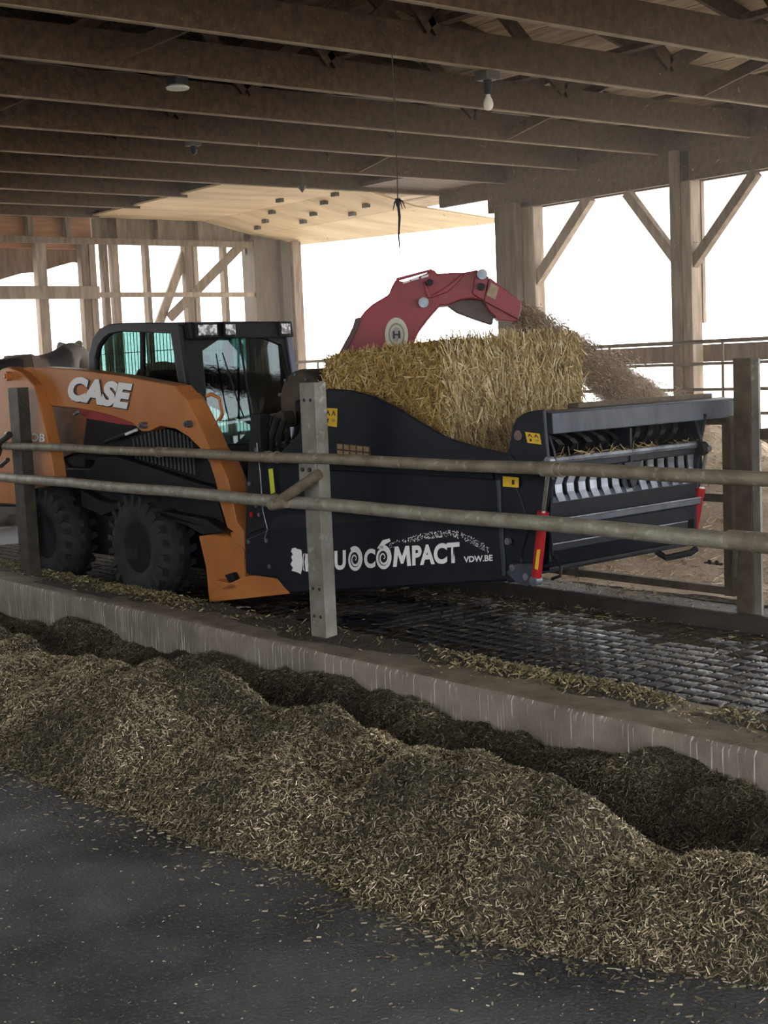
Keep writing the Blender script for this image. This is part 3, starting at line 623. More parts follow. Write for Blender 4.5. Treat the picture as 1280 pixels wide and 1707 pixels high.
bp('pressed_rib', [(446,888),(456,866),(470,858),(825,852),(832,858),(700,866),(540,876)], .008, .03, mat('rib_grey', (.018,.021,.028), None, .5, spec=.25), parent=spn)
bp('rear_post', [(412,800),(418,690),(432,690),(436,800),(442,880),(415,890)], .02, .08, BLACK2)
bp('hinge_column', [(822,757),(850,757),(862,770),(858,805),(872,840),(880,880),(868,930),(876,970),(845,972),(838,930),(842,870),(828,830)], -.02, .04)
bp('hinge_rib', [(826,800),(832,800),(834,852),(838,900),(842,960),(836,960),(830,870)], -.035, .02, SLAB)
# floor and back of the bucket
a0, a1 = P(484,988,.03), P(856,966,.03)
build('bucket_floor', MB().prism([a0, a1, a1+UZ*.03, a0+UZ*.03], N*(BW-.02)), BLACK, sb)
bk0, bk1 = P(412,950,.05), P(425,760,.05)
build('back_plate', MB().prism([bk0, bk1, bk1+F*.04, bk0+F*.04], N*(BW-.05)), BLACK2, sb)
bt = MB(); 
for t in (.25, .7, 1.1, 1.5): bt.beam(P(440,880,.05)+N*t, P(470,650,.05)+N*t, .06, .05)
build('back_frame', bt, BLACK2, sb)
# rotor drum under the chute, behind the bale
DUST = mat('dusty_drum', (.13,.095,.07), (.05,.045,.04), .8, scale=5, bump=.3)
dc = P(497, 672, .45)
dr = build('rotor_housing', MB().lathe([(.02,0),(.20,.0),(.225,.02),(.235,.06),(.235,.30),(.225,.36),(.02,.37)], dc, N, 36), DUST, sb, smooth=True)
bl = MB()
for i in range(10):
    a = i*.628; bl.lathe([(.012,-.02),(.012,.0)], dc+(UZ*math.cos(a)+F*math.sin(a))*.2, N, 6)
setp(build('housing_bolts', bl, WORN, dr), kind='stuff')
build('drum_box', MB().mbox(1.45, 2.05, .35, 1.45, .7, 1.5), BLACK2, sb, bevel=.02)
hz = MB()
for k_ in range(6):
    x = 440+k_*12; hz.tube([P(x, 690+k_*4, .15), P(x-10, 730, .10-.01*k_), P(x-14, 780+5*k_, .14), P(x-2, 850, .2)], .016, 8)
hz.tube([P(462,745,.1), P(500,738,.1), P(506,700,.12)], .02, 8)
build('hydraulic_hoses', hz, BLACK2, sb, smooth=True)
build('valve_block', MB().prism(PS([(448,690),(470,685),(478,720),(462,740),(448,730)], .22), N*.1), DSTEEL, sb, bevel=.01)
build('latch_pipe', MB().tube([P(462,741,.1), P(495,735,.1)], .014, 8).tube([P(487,712,.1), P(488,732,.1)], .016, 8), WORN, sb)
build('pull_rope', MB().tube([P(428,738,.0), P(434,790,-.01), P(438,850,-.02), P(446,882,-.02), P(441,898,-.02)], .004, 6), WORN, sb)
bp('lime_label', [(447,782),(454,781),(458,821),(451,824)], -.01, .004, YELG)
for x, y in ((416,764),(428,750),(417,806),(428,843),(433,858),(415,903),(445,901),(450,944)):
    build('bolt', MB().lathe([(.014,-.012),(.014,0)], P(x, y, .0), N, 8), WORN, sb)
build('red_cap', MB().lathe([(.02,-.01),(.02,0)], P(420, 858, -.01), N, 12), REDC, sb)
# grille in the side showing straw
gw = bp('side_grille', [(560,738),(616,744),(618,764),(562,760)], .026, .006, DSTEEL)
for i in range(5):
    for j in range(2):
        x = 562+i*11; y = 740+i*1.1+j*11
        bp('grille_opening', [(x,y),(x+8,y+1),(x+8,y+9),(x,y+8)], .022, .004, mat('straw_behind_grille', (.42,.30,.17), (.25,.17,.09), .9, scale=40), parent=gw, bevel=0)
# warning stickers
def sticker(pts, t, par=sb):
    s_ = bp('warning_sticker', pts, t, .003, YEL, parent=par, bevel=0)
    (x0,y0),(x1,y1),(x2,y2),(x3,y3) = pts
    def q(u, v_): return (x0+(x1-x0)*u+(x3-x0)*v_, y0+(y1-y0)*u+(y3-y0)*v_)
    for (u, v_) in ((.28,.28),(.72,.28)):
        bp('symbol', [q(u, v_-.18), q(u+.17, v_+.14), q(u+.1, v_+.14), q(u, v_-.04), q(u-.1, v_+.14), q(u-.17, v_+.14)], t-.003, .001, INK, parent=s_, bevel=0)
    bp('symbol', [q(.2,.6), q(.36,.6), q(.3,.85), q(.2,.85)], t-.003, .001, INK, parent=s_, bevel=0)
    bp('symbol', [q(.6,.6), q(.85,.6), q(.85,.78), q(.6,.78)], t-.003, .001, mat('sticker_grey', (.45,.3,.08), None, .6), parent=s_, bevel=0)
sticker([(541,680),(562,681),(561,712),(540,709)], .024)
sticker([(875,720),(899,723),(902,741),(879,738)], -.012)
st2 = bp('warning_sticker', [(838,794),(864,796),(864,813),(838,811)], -.03, .003, YEL, bevel=0); bp('symbol', [(853,800),(857,800),(857,808),(853,808)], -.033, .001, INK, parent=st2, bevel=0)
build('maker_badge', MB().lathe([(.028,0),(.028,.004)], P(863,726,-.018), N, 20), mat('badge_brown', (.25,.15,.12), (.12,.1,.1), .5, scale=60), sb)
# lettering on the lower panel
c5 = lambda x, y: (480+x*.296875, 860+y*.296875)
lt = bpy.data.objects.get('lower_panel')
prop_text('lettering', 'D', c5(188,303), c5(250,300), c5(188,212), 0, WHITE, lt, off=.042)
prop_text('lettering', 'U', c5(264,306), c5(328,301), c5(263,197), 0, WHITE, lt, off=.042)
prop_text('lettering', 'C', c5(430,296), c5(494,291), c5(429,187), 0, WHITE, lt, off=.042)
LATER_M = [(592,286),(602,172),(622,170),(643,228),(662,168),(683,167),(694,280),(672,281),(667,215),(650,268),(637,269),(620,218),(613,285)]
prop_text('lettering', 'PACT', c5(700,280), c5(966,263), c5(699,166), 0, WHITE, lt, off=.042)
prop_text('lettering', 'VDW.BE', c5(990,262), c5(1152,252), c5(989,228), 0, WHITE, lt, off=.03)
def decal(name, polys, parent, t=0, lift=.004):
    b = MB()
    for q in polys:
        b.add([P(*c5(x, y), t)-N*lift for x, y in q], [tuple(range(len(q)))])
    off = root_loc(parent); me = bpy.data.meshes.new(name); me.from_pydata([tuple(np.array(p)-off) for p in b.v], [], b.f)
    return link(name, me, WHITE, parent)
def spiral(cx, cy, rx, ry, tail=False, a0=0.0, turns=2.6):
    out = []; n = 70
    for i in range(n):
        def pt(k, e):
            u = k/n; r = 1-.92*u**1.5; wd = (.36*(1-u)+.10)*(1 if u > .02 else .8); a = a0+u*turns*2*math.pi
            rr = r-(wd if e else 0)*.72; rr = max(rr, .01)
            return (cx+rx*rr*math.cos(a), cy+ry*rr*math.sin(a))
        out.append([pt(i,0), pt(i+1,0), pt(i+1,1), pt(i,1)])
    if tail: out.append([(cx-rx*.75, cy-ry*.72), (cx-rx*.1, cy-ry*1.35), (cx+rx*.72, cy-ry*1.5), (cx+rx*.85, cy-ry*1.28), (cx+rx*.2, cy-ry*1.02), (cx-rx*.1, cy-ry*.66)])
    return out
decal('lettering', [LATER_M], lt)
decal('letter_spiral', spiral(378, 242, 45, 74, a0=-2.2), lt)
decal('letter_spiral', spiral(538, 234, 48, 72, True, a0=-2.0), lt)
decal('bale_emblem', [[(25,182),(45,178),(52,184),(76,190),(80,200),(84,240),(82,300),(74,328),(60,318),(40,312),(22,308),(30,290),(16,270),(28,250),(20,230),(30,215),(20,200)]], lt)
decal('bale_emblem', [[(88,215),(96,208),(90,235),(90,290),(98,312),(88,304),(84,260)], [(100,210),(118,214),(118,312),(102,312),(96,260)]], lt)
spk = []
for i in range(330):
    u = random.random(); x = 570+u*560; top = 150-70*math.sin(min(1, u*1.6)*math.pi/2)+(max(0, u-.62)/.38)**1.5*95; y = top+random.random()*38
    if y < 98 and 0: continue
    if 600 < x < 965 and y > 148+(600-x)*.03: continue
    a = random.uniform(.4, 1.4); l = random.uniform(4, 9); wd = random.uniform(2, 3.4); dx, dy = math.cos(a)*l, -math.sin(a)*l; nx_, ny_ = math.sin(a)*wd, math.cos(a)*wd
    spk.append([(x-dx/2-nx_/2, y-dy/2-ny_/2), (x+dx/2-nx_/2, y+dy/2-ny_/2), (x+dx/2+nx_/2, y+dy/2+ny_/2), (x-dx/2+nx_/2, y-dy/2+ny_/2)])
setp(decal('straw_spray_print', spk, lt), kind='stuff')
# ---- tailgate
TT0, TT1, TL = .10, 1.66, 1.42
ef = bp('tailgate_end_plate', [(845,757),(850,735),(853,712),(860,698),(872,689),(886,685),(905,683),(908,722),(912,760),(920,800),(905,860),(898,920),(892,975),(880,978),(862,972),(866,900),(858,840),(866,800)], -.01, .025)
bp('tailgate_end_plate', [(900,690),(906,684),(911,722),(925,770),(935,800),(915,870),(902,930),(893,972),(880,975),(885,900),(890,800)], BW-.03, .025)
ob = bp('pivot_lobe', [(842,955),(858,940),(884,940),(896,955),(893,974),(878,978),(860,972)], -.035, .02, SLAB)
for x, y in ((880,961),(857,946),(849,902)): build('bolt', MB().lathe([(.02,-.02),(.02,0)], P(x, y, -.03), N, 10), WORN, sb)
def TG(s, z, t0=TT0, t1=TT1, m=BLACK, name='tailgate_panel', th=None, bevel=.004, parent=sb):
    """extrude a section (list of s,z) across the bucket"""
    return build(name, MB().prism([S(a, t0, b) for a, b in zip(s, z)], N*(t1-t0)), m, parent, bevel=bevel)
TG((3.93, 4.05, 4.055, 3.93), (1.425, 1.415, 1.30, 1.31), TT0-.02, TT1+.12, SLAB, 'top_beam', bevel=.006)
TG((3.84, 3.92, 3.92, 3.84), (1.45, 1.45, 1.40, 1.40), .45, TT1+.05, RUSTY, 'top_strip')
# back sheet of the concave tailgate
TG((3.93, 3.75, 3.68, 3.70, 3.67, 3.65, 3.72), (1.31, 1.2, 1.05, .9, .9, 1.05, 1.22), m=BLACK2, name='back_sheet')
def bars(name, n, z0, z1, s0, s1, lean, m, wd, t0=TT0+.06, t1=TT1-.06, curve=.05):
    for i in range(n):
        t = t0+(t1-t0)*(i+.5)/n; ln = lean if i < n/2 else -lean*.35
        b = MB()
        pts = []
        for k_ in range(5):
            u = k_/4; pts.append((s0+(s1-s0)*u+curve*math.sin(u*math.pi), t+ln*(u-.5)+ln*.5*math.sin(u*math.pi), z0+(z1-z0)*u))
        for a, c in zip(pts[:-1], pts[1:]):
            b.prism([S(a[0], a[1]-wd/2, a[2]), S(a[0], a[1]+wd/2, a[2]), S(c[0], c[1]+wd/2, c[2]), S(c[0], c[1]-wd/2, c[2])], F*-.012)
        build(name, b, m, sb)
bars('grid_bar', 12, 1.29, 1.17, 3.93, 3.86, .10, BLACK2, .045)
ROD = TG([4.02+.022*math.cos(a*.785) for a in range(8)], [1.155+.022*math.sin(a*.785) for a in range(8)], m=WORN, name='cross_bar', bevel=0, t1=TL)
TG((3.97, 4.02, 4.02, 3.97), (1.13, 1.14, 1.10, 1.09), m=BLACK, name='bar_flange', t1=TL)
bars('curved_tine', 13, 1.11, .93, 4.005, 4.02, -.06, WORN, .058, t1=TL, curve=-.02)
TG((3.985, 4.00, 4.02, 4.00), (.96, .96, .925, .92), m=SLAB, name='tine_plate', t1=TL)
TG((3.99, 4.01, 3.99, 3.97), (.945, .94, .70, .70), m=BLACK, name='middle_panel', t1=TL)
TG((3.97, 4.05, 4.055, 3.98), (.835, .835, .80, .775), m=SLAB, name='stiffener', t1=TL-.03)
TG((4.045, 4.057, 4.057, 4.045), (.842, .842, .832, .832), m=WORN, name='stiffener_edge', t1=TL-.03)
TG((3.86, 3.99, 3.99, 3.86), (.66, .69, .655, .63), m=BLACK, name='lower_lip', t1=TL-.08)
TG((3.98, 3.995, 3.995, 3.98), (.70, .70, .69, .69), m=WORN, name='lip_edge', t1=TL-.08)
TG((3.96, 3.98, 3.93, 3.88), (.66, .66, .545, .54), m=BLACK, name='bottom_panel', t1=TL-.12)
TG((3.70, 3.98, 3.98, 3.70), (.545, .57, .55, .525), m=BLACK2, name='bottom_sheet', t1=TL-.12)
build('far_end_plate', MB().prism([S(a, TL-.02, b) for a, b in ((3.82,1.40),(4.0,1.34),(4.05,1.18),(4.02,1.02),(4.0,.80),(3.99,.60),(3.88,.55),(3.70,.85),(3.68,1.15))], N*.025), BLACK, sb, bevel=.005)
build('near_end_plate', MB().prism([S(a, TT0-.01, b) for a, b in ((3.82,1.40),(4.0,1.32),(4.045,1.2),(4.05,1.08),(4.02,1.0),(4.0,.80),(3.99,.60),(3.88,.55),(3.70,.85),(3.68,1.15))], N*.02), BLACK, sb, bevel=.005)
build('centre_divider', MB().prism([S(a, .76, b) for a, b in ((3.85,1.31),(4.03,1.29),(4.03,1.12),(4.035,.95),(3.95,.95))], N*.02).prism([S(4.02, .70, 1.10), S(4.02, .86, 1.10), S(4.03, .79, .96), S(4.03, .75, .96)], F*.012), BLACK, sb, bevel=.004)
_n = 90; _u = RNG.random(_n); _c = np.stack([S(4.04, TT0+(TL-TT0)*u_, 1.175+.02*RNG.random()) for u_ in _u]); _v, _f = flakes(_c, RNG.normal(size=(_n, 3))*.6+N+UZ*-.2, RNG.uniform(.03, .11, _n), RNG.uniform(.002, .005, _n))
setp(fast('caught_straw', _v, _f, STRAWA, sb, col=palette(_n, [(.45,.36,.2),(.3,.22,.12)], [1, 1])), kind='stuff')
# hydraulic cylinders
def cyl(a, m_, b, r=.027):
    o = build('hydraulic_cylinder', MB().tube([a, m_], r, 14), REDC, sb, smooth=True)
    d = (m_-a)/np.linalg.norm(m_-a)
    build('piston_rod', MB().tube([m_, b], .011, 10), CHROME, o, smooth=True)
    build('gland', MB().tube([m_-d*.05, m_+d*.01], r+.005, 12), REDC, o, smooth=True)
    build('eye', MB().lathe([(.028,-.025),(.028,.025)], a-d*.02, N, 12), WORN, o, smooth=True)
    build('eye', MB().lathe([(.022,-.02),(.022,.02)], b, N, 12), WORN, o, smooth=True)
    return o
cy = cyl(P(894,962,-.07), P(905,856,-.07), P(916,768,-.07))
bp('sticker_strip', [(895,916),(900,916),(896,950),(891,948)], -.105, .002, YEL, parent=sb, bevel=0); bp('sticker_strip', [(900,860),(905,860),(904,874),(899,874)], -.105, .002, YEL, bevel=0)
TF = 1.44
cyl(P(1155,885,TF), P(1166,815,TF), P(1178,748,TF), .03)
build('port_fitting', MB().tube([P(905,868,.02), P(921,872,.02)], .012, 8), WORN, sb)
build('curved_arm', MB().tube([P(1176,690,TF), P(1166,740,TF), P(1168,790,TF)], .012, 8).tube([P(1150,760,TF), P(1160,800,TF), P(1158,860,TF), P(1150,890,TF)], .014, 8), BLACK, sb, smooth=True)
build('pivot_boss', MB().lathe([(.045,-.03),(.045,.03)], P(1167,748,TF-.03), N, 14), BLACK2, sb, smooth=True)
build('pivot_boss', MB().lathe([(.03,-.03),(.03,.03)], P(1147,842,TF-.03), N, 14), BLACK2, sb, smooth=True)
build('drain_hose', MB().tube([P(918,890,.1), P(920,925,.05), P(935,945,.02), P(934,960,.0), P(920,965,.0)], .009, 8), BLACK2, sb, smooth=True)
build('drain_hose', MB().tube([P(1095,920,1.2), P(1110,930,1.2), P(1150,922,1.3), P(1160,915,1.35)], .02, 8), BLACK2, sb, smooth=True)
# ---- red blower chute
CHT = .92
CH0 = P(700, 540, CHT); CHN = (CH0-CAM)*np.array([1, 1, 0]); CHN /= np.linalg.norm(CHN); CHR = np.array([CHN[1], -CHN[0], 0])   # the chute is swung to throw to the right
def Q(px, py, d=0.0): return on(px, py, CH0+CHN*d, CHN)
def cp(name, pts, d, th, m=None, parent=sb, bevel=.006): return build(name, MB().prism([Q(x, y, d) for x, y in pts], CHN*th), m or RED, parent, bevel=bevel)
c7 = lambda L: [(560+x*.265625, 430+y*.265625) for x, y in L]
chm = cp('chute_body', c7([(-30,640),(5,625),(60,540),(95,450),(140,390),(180,335),(230,290),(330,230),(350,180),(375,135),(420,150),(560,100),(600,72),(620,80),(635,100),(720,92),(800,92),(885,75),(960,120),(930,270),(860,255),(780,263),(700,297),(650,300),(580,380),(520,460),(480,545),(440,640),(430,900),(-60,900)]), 0.0, .30, RED, bevel=.01)
cp('chute_rib', c7([(555,140),(600,235),(655,205),(720,160),(760,125),(790,100),(810,100),(770,150),(700,215),(600,250),(575,250),(545,160)]), -.02, .03, RED, parent=chm)
cp('chute_end_plate', c7([(870,130),(890,78),(960,120),(930,270),(855,225)]), -.02, .34, RED, parent=chm)
sp = cp('chute_spout', c7([(962,122),(1060,195),(1165,280),(1158,345),(1143,386),(1040,330),(930,272)]), -.03, .36, RED)
cp('spout_label', c7([(975,155),(1022,185),(1000,262),(945,232)]), -.034, .003, mat('tan_label', (.45,.33,.22), (.3,.22,.15), .6, scale=30), parent=sp, bevel=0)
cp('deflector_flap', c7([(700,297),(780,260),(860,256),(940,270),(990,372),(982,418),(880,385),(760,340)]), .10, .22, mat('grey_flap', (.16,.13,.12), (.1,.08,.08), .7))
cp('deflector_flap', c7([(930,270),(1040,330),(1143,386),(1120,400),(1020,390),(960,330)]), 0.0, .28, RED)
hd = empty  # handle rail on top of the chute
cp('top_rail', c7([(375,128),(392,122),(600,68),(604,80),(395,140),(380,145)]), 0.0, .05, RED, parent=chm, bevel=.003)
for k_, (x, y) in enumerate(((420,150),(470,133),(535,117))):
    cp('rail_slot', c7([(x,y),(x+ (45 if k_ != 1 else 50),y-15),(x+(45 if k_ != 1 else 50),y-1),(x,y+12)]), -.004, .006, mat('pale_slot', (.8,.8,.8), None, .7), parent=chm, bevel=0)
cp('rear_edge', c7([(0,632),(60,520),(100,450),(120,380),(150,372),(155,390),(140,430),(100,520),(40,632)]), -.03, .05, mat('chute_dark_edge', (.09,.05,.05), None, .6), parent=chm)
for x, y, r in ((550,282,.035),(588,155,.022),(915,105,.035),(910,182,.025)):
    build('chute_bolt', MB().lathe([(r,-.06),(r,0)], Q(*c7([(x,y)])[0], -.01), CHN, 12), WORN if r > .03 else BLACK2, chm, smooth=True)
ec = Q(*c7([(380,482)])[0], -.004)
def oval(o):
    c0 = Vector(ec-root_loc(sb)); r_ = Vector(CHR)
    for v_ in o.data.vertices: dd = v_.co-c0; v_.co = v_.co-r_*dd.dot(r_)*.32
    return o
bdg = build('round_badge', MB().lathe([(.095,0),(.115,.004)], ec-CHN*.006, CHN, 32), mat('badge_cream', (.55,.52,.45), None, .5), chm); oval(bdg)
oval(build('badge_ring', MB().lathe([(.080,-.002),(.080,.0)], ec-CHN*.007, CHN, 32), mat('badge_green', (.18,.26,.17), None, .5), bdg))
oval(build('badge_ring', MB().lathe([(.066,-.002),(.066,.0)], ec-CHN*.009, CHN, 32), mat('badge_cream2', (.5,.45,.36), None, .5), bdg))
oval(build('badge_ring', MB().lathe([(.05,-.002),(.05,.0)], ec-CHN*.011, CHN, 32), mat('badge_grey', (.3,.29,.32), None, .5), bdg))
bh = MB()
for dx in (-.018, .018): bh.box(ec+CHR*dx-CHN*.0145, (.012, .002, .05), (CHR, CHN, UZ))
bh.box(ec-CHN*.0145, (.03, .002, .01), (CHR, CHN, UZ)); build('badge_letter', bh, INK, bdg)

# ================================================================== BALE
b0t = .20; s1, ztop = 3.11, 1.825; s0_ = 1.99; b1t = 1.41
def bale_surface():
    v = []; f = []
    def face(o, u, v_, nu, nv, nrm, seed):
        a, b = np.meshgrid(np.linspace(0, 1, nu), np.linspace(0, 1, nv))
        ed = np.minimum(np.minimum(a, 1-a)*np.linalg.norm(u), np.minimum(b, 1-b)*np.linalg.norm(v_)); rd = np.clip(1-ed/.05, 0, 1)**2*.03
        base = np.array(o)[None, None]+a[..., None]*u+b[..., None]*v_
        pu = (base@F)*4; pv = (base@UZ)*4+(base@N)*3
        d = (.035*fbm(pu*1.2, pv*1.2, seed, 5)-rd)
        d = np.where(ed < 1e-6, -.03, d)
        pts = base+d[..., None]*nrm
        k = len(v); v.extend(pts.reshape(-1, 3).tolist()); i = (np.arange(nv-1)[:, None]*nu+np.arange(nu-1)[None]).ravel()+k
        f.extend(np.stack([i, i+1, i+nu+1, i+nu], 1).tolist())
    H = .95; zr = 1.765
    A = S(s0_, b0t, zr-H); u = F*(s1-s0_)+UZ*.06; wv = N*(b1t-b0t)+UZ*.01; h = UZ*H
    face(A, u, h, 60, 60, -N, 1); face(A+u, wv, h, 60, 60, F, 2); face(A+h, u, wv, 60, 60, UZ, 3); face(A+wv, u, h, 30, 30, N, 4); face(A, wv, h, 30, 30, -F, 5)
    return v, f, A, u, wv, h
v, f, A, u, wv, h = bale_surface()
bale = empty('straw_bale', tuple(S(2.55, .8, .85)), 'big golden square straw bale sitting in the black spreader bucket', 'bale')
fast('bale_body', v, f, BALEM, bale, smooth=True)
def bale_straw(n, o, a, b, nrm, dirw, seed, cols, probs, Lr=(.05, .16), Wr=(.003, .007), lift=.025):
    r = RNG; uu, vv = r.random(n), r.random(n)
    c = o+uu[:, None]*a+vv[:, None]*b+nrm*r.uniform(-.01, lift, (n, 1))
    d = r.normal(size=(n, 3))*.55+dirw; d -= nrm*(d@nrm)[:, None]*.75
    return c, d, r.uniform(*Lr, n), r.uniform(*Wr, n), palette(n, cols, probs)
cs = [(.55,.38,.13),(.42,.27,.085),(.30,.19,.06),(.62,.48,.24),(.70,.58,.36)]
parts = [bale_straw(11000, A, u, h, -N, UZ*.3+F*.2, 1, cs, [4,4,2,2,1]),
         bale_straw(15000, A+u, wv, h, F, UZ*1.1-N*.2, 2, [(.52,.40,.20),(.36,.25,.11),(.22,.15,.06),(.62,.50,.30),(.74,.63,.43)], [4,4,3,3,2], (.06,.2)),
         bale_straw(5000, A+h, u, wv, UZ, N*.3, 3, cs, [3,4,2,2,2], (.05,.14), lift=.02)]
c = np.concatenate([p[0] for p in parts]); d = np.concatenate([p[1] for p in parts]); Ls = np.concatenate([p[2] for p in parts]); Ws = np.concatenate([p[3] for p in parts])
nr = np.concatenate([np.tile(-N, (11000,1)), np.tile(F, (15000,1)), np.tile(UZ, (5000,1))])
v, f = flakes(c, d, Ls, Ws, nr, .8)
setp(fast('loose_straw', v, f, STRAWA, bale, col=np.concatenate([p[4] for p in parts])), kind='stuff')

# ================================================================== BLOWN STRAW
js = Q(862, 518, .14); je = onY(1100, 704, 9.9)
n = 22000; uu = RNG.random(n)**.8; sp_ = .06+.17*uu
cen = js[None]*(1-uu)[:, None]+je[None]*uu[:, None]+UZ[None]*(.12*uu*(1-uu))[:, None]
c = cen+RNG.normal(size=(n, 3))*sp_[:, None]*np.array([.6,.6,.6])
d = (je-js)[None]+RNG.normal(size=(n, 3))*.9
v, f = flakes(c, d, RNG.uniform(.02, .07, n), RNG.uniform(.003, .007, n))
jet = fast('straw_jet', v, f, STRAWA, col=palette(n, [(.26,.19,.125),(.34,.26,.18),(.18,.125,.08)], [3,3,3]))
setp(jet, 'jet of chopped straw blown from the red chute toward the far posts', 'straw', kind='stuff')
# fine dust around the jet
dm = bpy.data.materials.new('straw_dust'); dm.use_nodes = True; nt = dm.node_tree; nt.nodes.clear()
oo = nt.nodes.new('ShaderNodeOutputMaterial'); vs_ = nt.nodes.new('ShaderNodeVolumeScatter'); vs_.inputs['Color'].default_value = (.42,.33,.24,1); vs_.inputs['Density'].default_value = 4.0
va_ = nt.nodes.new('ShaderNodeVolumeAbsorption'); va_.inputs['Color'].default_value = vs_.inputs['Color'].default_value; va_.inputs['Density'].default_value = vs_.inputs['Density'].default_value
ad_ = nt.nodes.new('ShaderNodeAddShader'); nt.links.new(vs_.outputs[0], ad_.inputs[0]); nt.links.new(va_.outputs[0], ad_.inputs[1]); nt.links.new(ad_.outputs[0], oo.inputs['Volume'])
nz_ = nt.nodes.new('ShaderNodeTexNoise'); nz_.inputs['Scale'].default_value = 3.5; mr_ = nt.nodes.new('ShaderNodeMapRange'); mr_.inputs['From Min'].default_value = .35; mr_.inputs['From Max'].default_value = .65; mr_.inputs['To Min'].default_value = 1.5; mr_.inputs['To Max'].default_value = 9
tc_ = nt.nodes.new('ShaderNodeTexCoord'); nt.links.new(tc_.outputs['Object'], nz_.inputs['Vector']); nt.links.new(nz_.outputs['Fac'], mr_.inputs['Value'])
for x_ in (vs_, va_): nt.links.new(mr_.outputs[0], x_.inputs['Density'])
pts = []; rr = []
for i in range(14):
    q = i/13; pts.append(js*(1-q)+je*q+UZ*.12*q*(1-q)); rr.append(.08+.17*q)
dust = build('straw_dust', MB().tube(pts, rr, 20), dm, None, smooth=True)
setp(dust, 'brown cone of fine dust around the blown straw', 'dust', kind='stuff')
hm = bpy.data.materials.new('barn_haze'); hm.use_nodes = True; nt = hm.node_tree; nt.nodes.clear()
oo = nt.nodes.new('ShaderNodeOutputMaterial'); vs_ = nt.nodes.new('ShaderNodeVolumeScatter'); vs_.inputs['Color'].default_value = (.95,.88,.80,1); vs_.inputs['Density'].default_value = .014
nt.links.new(vs_.outputs[0], oo.inputs['Volume'])
setp(build('dust_haze', MB().wbox(-16.0, 3, 5.6, 11.0, .02, 3.66), hm, None, loc=(-8, 8, .02)), 'thin dusty haze hanging in the air of the barn around the blower', 'haze', kind='stuff')
# loose chaff in the air
n = 900; c = np.stack([RNG.uniform(-11.5, -5, n), RNG.uniform(6.2, 10.8, n), RNG.uniform(.9, 3.5, n)], 1)
v, f = flakes(c, RNG.normal(size=(n, 3)), RNG.uniform(.01, .035, n), RNG.uniform(.002, .004, n))
setp(fast('floating_chaff', v, f, STRAWA, col=palette(n, [(.5,.4,.28),(.3,.22,.14)], [1,1])), 'bits of straw chaff drifting in the air around the far posts', 'straw', kind='stuff')

# ================================================================== FEED WINDROW
XC = [-11.5,-9.5,-8.2,-6.9,-6.2,-5.75,-5.3,-4.85,-4.62,-4.1,-3.76,-3.5,-3.34,-3.14,-2.96,-2.6,-1.5]
ZC = [.0,.0,.0,.08,.14,.01,.08,.07,.01,.10,.09,.05,-.07,-.05,.05,.05,.03]
XK = [-11.5,-10.6,-9.4,-8.9,-8.2,-7.5,-7.0,-6.3,-5.85,-5.45,-4.9,-4.4,-3.96,-3.66,-3.36,-1.5]
ZK = [-.2,-.22,-.09,-.17,-.14,-.11,-.11,-.05,-.10,-.10,-.07,-.08,-.06,-.02,-.05,-.05]
XN = [-12,-8.5,-6.8,-5.9,-4.8,-4.3,-3.95,-3.5,-3.2,-2.58,-1.5]; YN = [2.6,2.65,2.76,2.80,2.86,2.98,2.90,2.95,3.10,3.42,3.7]
def feed_h(X, Y, rough=True):
    zc = np.interp(X, XC, ZC)+.25; zk = np.interp(X, XK, ZK)+.25; yn = np.interp(X, XN, YN)+.10*fbm(X*1.3, X*0+3, 91, 3)
    yc = 3.68+.06*fbm(X*.9, X*0, 97, 2)
    vy = 4.10+.05*np.sin(X*1.7)
    deep = .015+.03*np.sin(X*2.3+1)                    # valley height above the floor
    a = np.clip((Y-yn)/(yc-yn), 0, 1); front = zc*np.sin(a*math.pi/2)**1.0
    b = np.clip((Y-yc)/(vy-yc), 0, 1); bs = b*b*(3-2*b); back = zc*(1-bs)+deep*bs
    c_ = np.clip((Y-vy)/(4.5-vy), 0, 1); cs_ = c_*c_*(3-2*c_); kk = deep*(1-cs_)+zk*cs_
    h_ = np.where(Y < yc, front, np.where(Y < vy, back, kk))
    if rough:
        m_ = np.clip(h_/.10, 0, 1)
        h_ = h_+m_*(.12*fbm(X*2.3, Y*2.6, 11, 3)+.045*fbm(X*8, Y*8, 13, 3))
    return -.25+np.where(Y < yn, -.02, np.maximum(h_, 0))
v, f = grid(-12, 3.0, 1000, 2.5, 4.597, 150, feed_h)
fw = empty('feed_windrow', (-6, 3.7, -.25), 'long heap of brown and green chopped feed lying along the concrete kerb', 'feed', kind='stuff')
bpy.data.objects.remove(fw)
fw = fast('feed_windrow', v, f, FEEDB, smooth=True); setp(fw, 'long heap of brown and green chopped feed lying along the concrete kerb', 'feed', kind='stuff')
